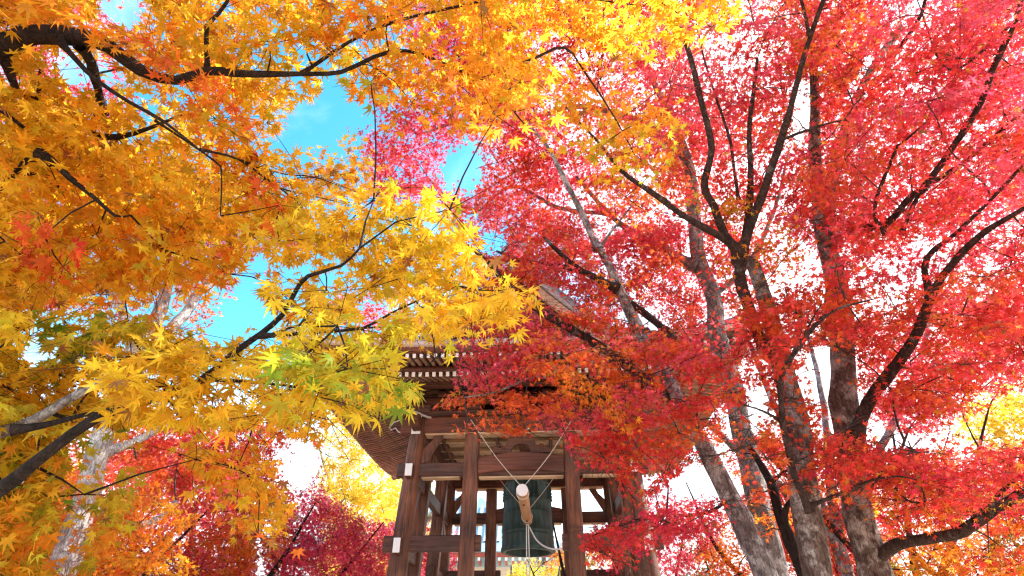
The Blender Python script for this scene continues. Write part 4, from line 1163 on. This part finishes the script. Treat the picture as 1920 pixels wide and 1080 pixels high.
# ---- maples of the right-hand group
RT = 'japanese maples'
M['bark_lichen'] = bark('bark_lichen', (0.028, 0.018, 0.016), (0.085, 0.056, 0.05), (0.34, 0.31, 0.30), 0.60, 1.4)
A = Tree('leaning_maple', 'leaning maple with orange red sprays hanging before the bell tower roof', RT, M['bark_grey'], 0.043, 1, 21, (*at(1500, 1290, 6.0)[:2], 0), 0.0040, 300, dense=1.6)
A.trunk([(1440, 1090), (1400, 1000), (1362, 920), (1325, 845), (1290, 780), (1250, 705), (1195, 615), (1160, 535), (1122, 465)], [0.195, 0.191, 0.172, 0.140, 0.109, 0.078], [6.1, 6.6])
A.limb([(1160, 540), (1120, 522), (1080, 500), (1040, 465), (1020, 443)], [0.08, 0.06, 0.03], [6.5, 6.3], mat=M['bark_lichen'])
A.limb([(1275, 750), (1215, 715), (1150, 665), (1080, 622), (1005, 578), (940, 520), (890, 470), (865, 455)], [0.13, 0.11, 0.09, 0.06, 0.03], [6.45, 6.1, 5.9], mat=M['bark_lichen'])
A.limb([(1265, 632), (1200, 582), (1130, 528), (1060, 500), (980, 490), (930, 470)], [0.09, 0.08, 0.05, 0.03], [6.7, 6.5], mat=M['bark_lichen'])
A.limb([(1122, 468), (1100, 420), (1060, 340), (1030, 280), (990, 232)], [0.09, 0.06, 0.03], [6.6, 7.2])
A.limb([(1122, 468), (1150, 430), (1200, 365)], [0.04, 0.03, 0.015], [6.6, 6.8])
A.limb([(1140, 672), (1060, 690), (1000, 705), (930, 735), (870, 745)], [0.05, 0.03, 0.012], [6.1, 5.6])
A.limb([(1368, 935), (1340, 955), (1300, 966), (1240, 968), (1180, 978), (1110, 1005)], [0.040, 0.030, 0.010], [6.2, 5.4], mat=M['bark_dark'])
orange_red = [(5, RO), (1.5, O), (4, RD), (3, PK)]
A.crown([(855, 640), (880, 610), (1000, 590), (1200, 640), (1260, 740), (1240, 800), (1000, 820), (905, 830), (830, 790), (850, 700)], 4.7, 6.0, 1.45, 0.40, orange_red)
A.crown([(990, 560), (1130, 560), (1380, 700), (1400, 800), (1300, 870), (1200, 860), (1180, 760), (1040, 640)], 5.0, 6.5, 1.5, 0.42, [(4, RO), (4, RD), (1.2, O), (1, PK)])
A.crown([(1090, 790), (1300, 800), (1290, 860), (1240, 920), (1180, 930), (1060, 840)], 4.8, 5.8, 1.9, 0.36, [(5, RD), (3, RO), (1, CR)], tilt=0.5)
A.crown([(1070, 1020), (1110, 990), (1180, 955), (1330, 945), (1390, 930), (1350, 985), (1160, 1040), (1130, 1060)], 4.8, 5.6, 2.4, 0.34, [(5, RD), (4, CR)], tilt=0.45)
A.crown([(880, 450), (1100, 440), (1200, 560), (1060, 570), (960, 560)], 5.8, 7.0, 1.3, 0.42, [(5, RD), (3, RO), (1, O)])
A.crown([(870, 590), (1000, 560), (1060, 620), (1000, 720), (860, 700)], 5.2, 6.2, 1.6, 0.36, [(5, PK), (4, RD)])
A.crown([(900, 400), (1060, 400), (1180, 560), (1240, 640), (1060, 640), (880, 610), (880, 470)], 6.0, 7.2, 1.6, 0.42, [(5, RD), (3, PK), (2, O)])
A.crown([(960, 430), (1130, 420), (1340, 440), (1340, 640), (1200, 640), (1060, 560), (960, 540)], 6.6, 8.0, 1.5, 0.45, [(5, RD), (3, RO), (1, PK)])
A.crown([(1190, 590), (1330, 570), (1420, 580), (1430, 670), (1300, 690), (1200, 680)], 5.6, 6.8, 1.9, 0.34, [(5, RD), (3, RO), (2, PK)])
A.crown([(1085, 570), (1180, 600), (1230, 650), (1100, 660), (1000, 640), (1000, 605)], 5.6, 6.6, 2.0, 0.34, [(5, RD), (3, RO), (1.5, PK)])
A.crown([(900, 470), (1010, 480), (1000, 525), (1000, 560), (900, 570)], 5.8, 6.8, 1.6, 0.34, [(5, RD), (2, O), (2, PK)])
A.crown([(860, 640), (1010, 640), (1010, 720), (860, 720)], 5.2, 6.0, 1.2, 0.34, [(4, RD), (4, PK), (1, RO)])
A.grow()

B = Tree('grey_maple', 'tall grey barked maple with pinkish red crown between two darker trunks', RT, M['bark_pale'], 0.050, 3, 22, (*at(1470, 1290, 7.4)[:2], 0), 0.0045, 150, dense=2.6)
B.trunk([(1455, 1090), (1430, 960), (1402, 855), (1375, 740), (1347, 625), (1335, 560), (1308, 480), (1300, 390), (1292, 310), (1270, 240)], [0.249, 0.249, 0.232, 0.206, 0.172, 0.095], [7.2, 7.8, 8.4])
B.limb([(1312, 500), (1282, 488), (1250, 470), (1200, 445), (1140, 400), (1080, 330)], [0.14, 0.13, 0.10, 0.04], [7.9, 8.4])
B.limb([(1292, 300), (1200, 230), (1080, 200), (980, 230), (880, 225), (790, 250)], [0.11, 0.07, 0.03], [8.2, 8.8])
B.limb([(1140, 400), (1050, 390), (960, 350), (880, 400), (800, 330)], [0.07, 0.05, 0.02], [8.4, 9.0])
B.limb([(1270, 240), (1180, 100), (1000, 40), (850, 20), (760, 10)], [0.10, 0.06, 0.02], [8.4, 9.2])
B.limb([(1330, 560), (1400, 500), (1450, 400), (1480, 280)], [0.09, 0.06, 0.03], [8.0, 8.6])
pinks = [(4, PK), (4, RD), (2, CR)]
B.crown([(690, 200), (780, 180), (850, 240), (830, 330), (860, 380), (900, 440), (880, 480), (820, 370), (690, 380)], 8.2, 9.6, 1.7, 0.55, pinks)
B.crown([(720, -80), (960, -80), (960, 150), (860, 170), (780, 100)], 8.2, 9.6, 1.5, 0.55, pinks)
B.crown([(870, 330), (940, 240), (1010, 230), (1180, 330), (1300, 420), (1260, 560), (1060, 520), (940, 480), (880, 420)], 7.4, 9.2, 1.9, 0.55, [(5, RD), (3, PK), (2, RO)])
B.crown([(900, -80), (1320, -80), (1320, 300), (1100, 310), (1000, 240), (870, 235), (900, 100)], 7.4, 9.2, 2.0, 0.55, [(4, RD), (4, PK), (1, RO)])
B.crown([(1240, 180), (1440, 180), (1440, 580), (1240, 580)], 7.8, 9.4, 1.0, 0.55, [(4, RD), (3, PK), (2, RO)])
B.crown([(640, 540), (760, 540), (760, 620), (640, 640)], 8.0, 9.4, 0.6, 0.5, [(4, RD), (2, RO)])
B.crown([(770, 60), (1010, 60), (1010, 330), (940, 280), (890, 245), (840, 270), (790, 200)], 8.0, 9.6, 1.3, 0.5, pinks)
B.grow()

C = Tree('forked_maple', 'brown trunked maple forking into dark upswept branches at the right', RT, M['bark_brown'], 0.043, 1, 23, (*at(1545, 1290, 5.4)[:2], 0), 0.0040, 300, dense=2.0)
C.trunk([(1530, 1090), (1512, 960), (1496, 820), (1475, 720), (1445, 600), (1412, 500), (1395, 490)], [0.229, 0.224, 0.194, 0.167, 0.132, 0.106], [5.5, 5.9])
M['bark_umber'] = bark('bark_umber', (0.026, 0.016, 0.013), (0.085, 0.052, 0.043), (0.22, 0.19, 0.17), 0.64)
dk = dict(mat=M['bark_umber'])
C.limb([(1440, 665), (1420, 620), (1392, 545), (1386, 500), (1384, 465)], [0.1008, 0.1008, 0.1092, 0.1092], [5.6, 5.5], **dk)
C.limb([(1386, 490), (1366, 455), (1290, 410), (1230, 365), (1170, 325), (1120, 265), (1060, 200)], [0.0840, 0.0630, 0.0504, 0.0336, 0.0101], [5.5, 5.0], **dk)
C.limb([(1384, 470), (1360, 440), (1340, 390), (1320, 348), (1335, 275), (1315, 190), (1290, 90), (1268, 40), (1250, 10)], [0.0756, 0.0672, 0.0588, 0.0420, 0.0168], [5.5, 5.4], **dk)
C.limb([(1386, 480), (1410, 420), (1440, 335), (1465, 260), (1490, 170), (1518, 70), (1560, -40)], [0.0924, 0.0714, 0.0588, 0.0420, 0.0294], [5.5, 5.4], **dk)
C.limb([(1392, 470), (1403, 400), (1408, 330), (1405, 250), (1412, 180), (1420, 110)], [0.0672, 0.0504, 0.0252], [5.6, 5.9], **dk)
C.limb([(1385, 375), (1368, 262), (1345, 190), (1320, 110), (1305, 40)], [0.0294, 0.0210, 0.0101], [5.6, 5.6], **dk)
C.limb([(1518, 66), (1505, 10), (1490, -40)], [0.0294, 0.0168], [5.4, 5.3], **dk)
C.limb([(1465, 262), (1540, 235), (1585, 225)], [0.0252, 0.0126], [5.4, 5.3], **dk)
C.limb([(1520, 960), (1492, 900), (1470, 800), (1464, 720), (1478, 680), (1530, 610), (1570, 580), (1640, 560)], [0.0546, 0.0462, 0.0378, 0.0294, 0.0101], [5.1, 4.9, 4.7], **dk)
C.limb([(1522, 947), (1580, 925), (1625, 903), (1680, 893), (1720, 900)], [0.0294, 0.0185, 0.0084], [5.1, 4.9], **dk)
C.limb([(1466, 790), (1430, 770), (1390, 758)], [0.0252, 0.0101], [5.0, 5.0], **dk)
C.limb([(1476, 690), (1500, 640), (1540, 570)], [0.0294, 0.0168, 0.0084], [4.9, 4.8], **dk)
C.crown([(1250, -60), (1620, -60), (1640, 300), (1560, 480), (1430, 480), (1320, 460), (1240, 330), (1210, 100)], 5.3, 7.0, 1.35, 0.42, [(5, RD), (3, PK), (2, RO), (0.8, O)])
C.crown([(1060, 200), (1250, 190), (1290, 330), (1180, 420), (1060, 330)], 4.9, 6.2, 1.0, 0.40, [(3, RO), (3, O), (2, RD)])
C.crown([(1390, 530), (1560, 545), (1600, 660), (1540, 700), (1440, 720), (1370, 640)], 4.7, 5.8, 1.6, 0.40, [(5, RD), (3, RO)])
C.crown([(1380, 690), (1530, 740), (1560, 840), (1440, 900), (1340, 860)], 4.6, 5.4, 1.5, 0.38, [(5, RO), (3, RD), (2, O)])
C.crown([(1270, 360), (1500, 390), (1480, 500), (1330, 510)], 4.9, 5.6, 0.8, 0.35, [(3, O), (2, YG), (3, RO)])
C.crown([(1395, 560), (1500, 560), (1530, 640), (1510, 700), (1430, 700)], 4.4, 5.2, 1.2, 0.32, [(5, RD), (3, RO)])
C.crown([(1430, 850), (1560, 860), (1560, 920), (1440, 920)], 4.4, 5.0, 0.8, 0.28, [(5, RO), (3, RD)])
C.grow()

E = Tree('broad_maple', 'stout maple with a dark side limb and crimson crown at the right', RT, M['bark_brown'], 0.045, 2, 24, (*at(1690, 1290, 6.0)[:2], 0), 0.0042, 300, dense=1.4)
E.trunk([(1645, 1090), (1615, 960), (1592, 830), (1580, 700), (1570, 570), (1548, 450), (1530, 330), (1528, 200), (1525, 110)], [0.240, 0.240, 0.224, 0.200, 0.152, 0.104, 0.072], [6.1, 6.4, 6.8])
E.limb([(1600, 825), (1622, 775), (1650, 725), (1692, 668), (1725, 612), (1745, 560), (1780, 500), (1840, 440), (1930, 385)], [0.1176, 0.1008, 0.0840, 0.0588, 0.0336], [6.2, 5.9, 5.8], **dk)
E.limb([(1634, 1080), (1660, 1038), (1700, 1018), (1790, 1000), (1850, 968), (1890, 942), (1940, 905), (2020, 860)], [0.1008, 0.0882, 0.0840, 0.0714, 0.0420], [6.15, 5.8, 5.6], **dk)
E.limb([(1850, 965), (1870, 930), (1930, 880)], [0.0504, 0.0336, 0.0168], [5.6, 5.5], **dk)
E.limb([(1745, 560), (1735, 500), (1750, 470), (1800, 430), (1930, 300)], [0.0588, 0.0420, 0.0252], [5.9, 5.9], **dk)
E.limb([(1548, 460), (1600, 430), (1660, 420), (1700, 375), (1735, 350), (1800, 310), (1930, 200)], [0.0840, 0.0672, 0.0504, 0.0336], [6.6, 6.2], **dk)
E.limb([(1660, 440), (1640, 390), (1680, 280), (1690, 270), (1770, 200)], [0.0336, 0.0252, 0.0126], [6.0, 5.8], **dk)
E.limb([(1548, 440), (1570, 300), (1600, 200), (1640, 120), (1690, 50)], [0.12, 0.09, 0.06], [6.8, 7.4])
E.limb([(1690, 440), (1720, 370), (1740, 355)], [0.0420, 0.0336, 0.0168], [6.2, 6.1], **dk)
E.limb([(1640, 160), (1720, 40), (1735, 0)], [0.0420, 0.0252], [7.2, 6.5], **dk)
E.limb([(1735, 350), (1830, 210), (1870, 110), (1905, 40), (1920, -30)], [0.0504, 0.0420, 0.0252], [6.0, 5.8], **dk)
E.limb([(1905, 40), (1780, 130), (1720, 0)], [0.0252, 0.0168, 0.0084], [5.8, 5.6], **dk)
E.crown([(1540, -60), (1990, -60), (1990, 540), (1920, 560), (1700, 590), (1560, 520), (1500, 300)], 5.2, 7.6, 1.6, 0.48, [(4, RD), (5, PK), (1, CR), (0.7, RO)])
E.crown([(1500, 520), (1700, 560), (2050, 520), (2050, 680), (1860, 720), (1720, 800), (1640, 760), (1560, 640)], 5.0, 7.0, 1.6, 0.45, [(5, RD), (3, PK), (3, RO)])
E.crown([(1500, 790), (1720, 840), (1830, 840), (2050, 820), (2050, 990), (1920, 950), (1800, 980), (1700, 960), (1500, 890)], 4.9, 6.6, 1.9, 0.42, [(5, RD), (3, CR), (2.5, RO), (0.6, G)])
E.crown([(1640, 940), (1780, 920), (2050, 960), (2050, 1100), (1700, 1020)], 5.2, 6.4, 0.8, 0.40, [(4, RD), (3, O), (2, G)])
E.crown([(1500, 480), (1640, 480), (1640, 640), (1500, 640)], 4.8, 5.8, 1.3, 0.36, [(5, RD), (3, PK), (2, RO)])
E.crown([(1540, 800), (1700, 810), (1760, 900), (1660, 930), (1560, 920)], 4.6, 5.6, 1.6, 0.34, [(5, RD), (3, RO), (1, CR)])
E.crown([(1490, 60), (1600, 60), (1600, 450), (1500, 450)], 5.4, 6.3, 0.8, 0.38, [(4, RD), (3, PK), (1, RO)])
E.grow()

Ft = Tree('slender_maple', 'slender dark stemmed maple standing between the two brown trunks', RT, M['bark_dark'], 0.043, 1, 25, (*at(1565, 1290, 5.9)[:2], 0), 0.0038, 0)
Ft.trunk([(1512, 1090), (1480, 1010), (1462, 960), (1445, 905), (1425, 865), (1405, 835)], [0.115, 0.10, 0.07, 0.05], [6.0, 6.2])
Ft.limb([(1470, 980), (1475, 950), (1500, 930), (1530, 925)], [0.06, 0.04, 0.02], [6.0, 6.0])
Ft.limb([(1445, 905), (1480, 880), (1520, 890)], [0.035, 0.015], [6.1, 6.0])
Ft.crown([(1380, 800), (1480, 830), (1500, 900), (1420, 930), (1360, 880)], 5.8, 6.6, 1.2, 0.36, [(4, RD), (3, RO)])
Ft.crown([(1400, 920), (1480, 930), (1500, 990), (1400, 1000)], 6.2, 7.2, 1.2, 0.36, [(4, RO), (3, O), (2, RD)])
Ft.grow()

# ---- trees further back
def back_tree(name, label, px, r, top_py, wid, pal, polys, lod=3, leaf=0.055, seed=50, mat='bark_dark', Rs=0.6, layers=1.7, stems=2, tilt=0.7, group='maples in the garden behind', r_spread=1.5, thick=0.12):
    b = at(px, 1290, r)
    T = Tree(name, label, group, M[mat], leaf, lod, seed, (b[0], b[1], 0), 0.006, 0)
    g = T.rng
    h = at(px, top_py, r)[2]
    base = np.array([b[0], b[1], -0.1])
    fork = base + np.array([g.normal() * 0.15, 0, 0.35 * h])
    T.limb([base, (base + fork) / 2 + g.normal(size=3) * 0.06, fork], [wid, wid * 0.85, wid * 0.7], None, 'trunk', 12)
    for k in range(stems):
        a = (k / max(1, stems - 1) - 0.5) * 2 if stems > 1 else 0
        tip = fork + np.array([a * 0.34 * h + g.normal() * 0.2, g.normal() * 0.5, h * 0.55])
        T.limb([fork, fork * 0.5 + tip * 0.5 + np.array([a * 0.25, 0, 0]) + g.normal(size=3) * 0.12, tip], [wid * 0.6, wid * 0.4, wid * 0.12], None, 'branch', 8)
    for poly, pl in polys: T.crown(poly, r - r_spread, r + r_spread, layers, Rs, pl, tilt=tilt, thick=thick, minel=0.45)
    T.grow()
MG = (0.85, 0.13, 0.24)
crim = [(2, CR), (4, PK), (5, MG), (1.5, RD)]
back_tree('crimson_maple', 'crimson maple with thin dark forked stems low at the left of the tower', 505, 13.5, 900, 0.20, crim,
          [([(540, 920), (600, 900), (650, 915), (690, 960), (670, 1000), (720, 1150), (360, 1150), (380, 1000), (470, 960)], crim),
           ([(590, 890), (640, 880), (650, 930), (600, 930)], crim)], seed=51, stems=3, layers=2.3)
back_tree('crimson_maple', 'pinkish crimson maple tucked against the left corner post of the tower', 690, 15.0, 970, 0.16, crim,
          [([(640, 990), (700, 970), (745, 975), (780, 990), (840, 1000), (860, 1150), (600, 1150), (640, 1030)], [(2, CR), (5, MG), (4, PK), (1, OL)])], seed=52, layers=2.1)
back_tree('orange_maple', 'fiery orange red maple filling the corner under the yellow branches', 300, 12.0, 850, 0.22, [(4, RO), (4, O)],
          [([(150, 830), (420, 820), (520, 900), (540, 1000), (470, 1050), (420, 1150), (60, 1150), (100, 950)], [(4, RO), (2, O), (4, PK)])], seed=53, stems=3, layers=2.3)
back_tree('orange_maple', 'yellow orange maple at the bottom left edge behind the pale trunk', 60, 11.0, 850, 0.2, [(4, O), (4, G)],
          [([(-200, 820), (140, 860), (220, 1000), (220, 1150), (-200, 1150)], [(4, O), (4, G), (2, RO), (1, OL)])], seed=54)
back_tree('ginkgo_tree', 'tall bright yellow ginkgo glowing behind the left eave of the tower', 690, 25.0, 700, 0.5, [(5, BY)],
          [([(620, 780), (680, 740), (760, 780), (800, 900), (800, 990), (740, 1100), (610, 1100), (598, 930)], [(6, BY), (2, Y)])], seed=55, lod=4, leaf=0.11, Rs=0.9, layers=2.6, group='trees beyond the tower', r_spread=2.0, mat='bark_brown')
back_tree('bare_tree', 'pale stemmed tree with sparse twigs seen under the bell', 958, 17.5, 1020, 0.34, [(4, YG)],
          [([(925, 1040), (1000, 1030), (1010, 1100), (920, 1100)], [(4, Y), (3, YG)])], seed=56, mat='bark_pale', layers=0.35, stems=3, group='trees beyond the tower')
back_tree('yellow_shrub_tree', 'low yellow green tree glimpsed between the tower posts below the bell', 1010, 20.0, 1090, 0.12, [(4, YG)],
          [([(920, 1075), (980, 1060), (1060, 1060), (1090, 1075), (1090, 1170), (900, 1170)], [(4, Y), (4, YG), (1, OL)])], seed=57, layers=2.2, group='trees beyond the tower')
back_tree('olive_tree', 'dull olive brown tree seen between the right posts of the tower', 1125, 17.0, 1020, 0.2, [(4, OL)],
          [([(1040, 1020), (1080, 985), (1130, 1010), (1180, 1020), (1190, 1150), (1040, 1150)], [(4, OL), (3, O), (1, RO)])], seed=58, group='trees beyond the tower')
back_tree('crimson_maple', 'deep pink maple right of the tower beneath the white gap of sky', 1215, 13.0, 930, 0.2, crim,
          [([(1150, 985), (1220, 935), (1330, 945), (1370, 985), (1310, 1040), (1200, 1150), (1120, 1150)], [(5, PK), (4, RD), (2, CR)])], seed=59, stems=3, layers=2.1)
back_tree('orange_maple', 'orange maple between the leaning trunk and the evergreen bush', 1385, 14.0, 960, 0.2, [(5, O)],
          [([(1310, 1010), (1370, 965), (1480, 940), (1560, 960), (1600, 1040), (1560, 1150), (1310, 1150)], [(5, O), (4, RO), (1, RD)])], seed=60, stems=3)
back_tree('evergreen_bush', 'small green evergreen bush low between the tower and the leaning trunk', 1312, 15.0, 1030, 0.12, [(5, EG)],
          [([(1285, 1025), (1315, 1010), (1345, 1040), (1350, 1150), (1270, 1150)], [(6, EG), (1, GR)])], seed=61, group='trees beyond the tower', Rs=0.4)
back_tree('red_maple', 'red maple seen between the brown trunks at the right', 1570, 13.5, 820, 0.22, [(5, RD)],
          [([(1380, 820), (1460, 800), (1620, 850), (1680, 900), (1680, 1000), (1600, 1150), (1400, 1000)], [(5, RD), (3, PK), (2, RO)])], seed=62, stems=3, layers=2.1)
back_tree('orange_maple', 'orange and yellow maple with thin dark stems below the low limb', 1770, 12.5, 980, 0.2, [(5, O)],
          [([(1640, 1010), (1720, 985), (1850, 990), (2050, 950), (2080, 1150), (1650, 1150)], [(4, O), (4, G), (2, RO), (1, OL)])], seed=63, stems=4)
back_tree('red_maple', 'rosy red maple behind the dark side limb at the right', 1790, 12.5, 640, 0.25, [(5, RD)],
          [([(1620, 600), (1780, 560), (2050, 560), (2050, 700), (1830, 720), (1790, 790), (1700, 800), (1640, 780)], [(4, RD), (5, PK), (1, RO)]),
           ([(1680, 860), (1800, 830), (1950, 850), (2050, 900), (2050, 1000), (1700, 980)], [(4, RD), (3, PK), (3, O)])], seed=64, stems=4, layers=1.5)
back_tree('yellow_maple', 'pale yellow maple far off at the right edge', 1900, 18.0, 700, 0.28, [(5, Y)],
          [([(1800, 790), (1850, 720), (1920, 700), (2080, 680), (2080, 860), (1820, 840)], [(5, Y), (3, BY), (1, YG)])], seed=65, stems=3, layers=1.8, leaf=0.075, group='trees beyond the tower')
back_tree('pink_maple', 'high pink crowned maple far behind the forked trunk', 1640, 12.0, 100, 0.3, [(5, PK)],
          [([(1420, -80), (2050, -80), (2050, 420), (1700, 480), (1480, 420)], [(5, PK), (4, RD)])], seed=66, stems=4, layers=1.0, Rs=0.7, mat='bark_grey')

# ------------------------------------------------------------------ temple hall beyond the tower
HALL = (-1.1, 27.5, 0)
hall = empty('temple_hall', HALL, 'far temple hall with blue grey tiled roof seen between the tower posts', 'temple hall')
part('wall', box_me('wall', 7.0, 6.0, 5.2, M['wall']), hall, (-2.5, 3.0, 2.6))
hs_ = []
def hall_z(d): return 9.2 - 3.7 * (1 - (1 - d / 5.0) ** 1.4)
hv, hf = [], []
for sx, sy in ((0, -1), (1, 0), (0, 1), (-1, 0)):
    for i in range(9):
        for j in range(13):
            d = 0.4 + 4.6 * i / 8; t = (j / 6 - 1)
            lng = d + (1.6 if sx == 0 else 0.0)
            if sx == 0: p = (t * lng, sy * d, hall_z(d) + 0.25 * abs(t) ** 4 * (d / 5) ** 2)
            else: p = (sx * (d + 1.6), t * d, hall_z(d) + 0.25 * abs(t) ** 4 * (d / 5) ** 2)
            hv.append(p)
    o = len(hv) - 117
    for i in range(8):
        for j in range(12): hf.append((o + i * 13 + j, o + i * 13 + j + 1, o + (i + 1) * 13 + j + 1, o + (i + 1) * 13 + j))
hr = part('roof', mesh_np('roof', np.array(hv), np.array(hf), M['tile_blue']), hall, (-2.5, 3.0, 0))
hrib = []
for j in range(-21, 22):
    x = j * 0.3
    ds = [d for d in np.linspace(0.4, 5.02, 8) if abs(x) < d + 1.6]
    if len(ds) > 2: hrib.append(tube_np([(x, -d, hall_z(d) + 0.02 + 0.25 * (abs(x) / (d + 1.6)) ** 4 * (d / 5) ** 2) for d in ds], [0.075] * len(ds), 5))
for j in range(-15, 16):
    y = j * 0.3
    ds = [d for d in np.linspace(0.4, 5.02, 8) if abs(y) < d]
    if len(ds) > 2: hrib.append(tube_np([(d + 1.6, y, hall_z(d) + 0.02 + 0.25 * (abs(y) / d) ** 4 * (d / 5) ** 2) for d in ds], [0.075] * len(ds), 5))
v, q = join_np(hrib)
part('tile_row', mesh_np('tile_row', v, q, simple('blue_ribs', (0.50, 0.60, 0.66), 0.5), smooth=True), hr, kind='stuff')
part('eave_board', box_me('eave_board', 13.0, 0.12, 0.16, M['red_wood']), hall, (-2.5, -1.85, 5.40))
raf = box_me('rafter', 0.10, 1.4, 0.12, [M['red_wood'], M['white']], end_mat=1)
for j in range(-22, 23):
    part('rafter', raf, hall, (-2.5 + j * 0.28, -1.2, 5.24))

for s in STATS: print('STAT', s)
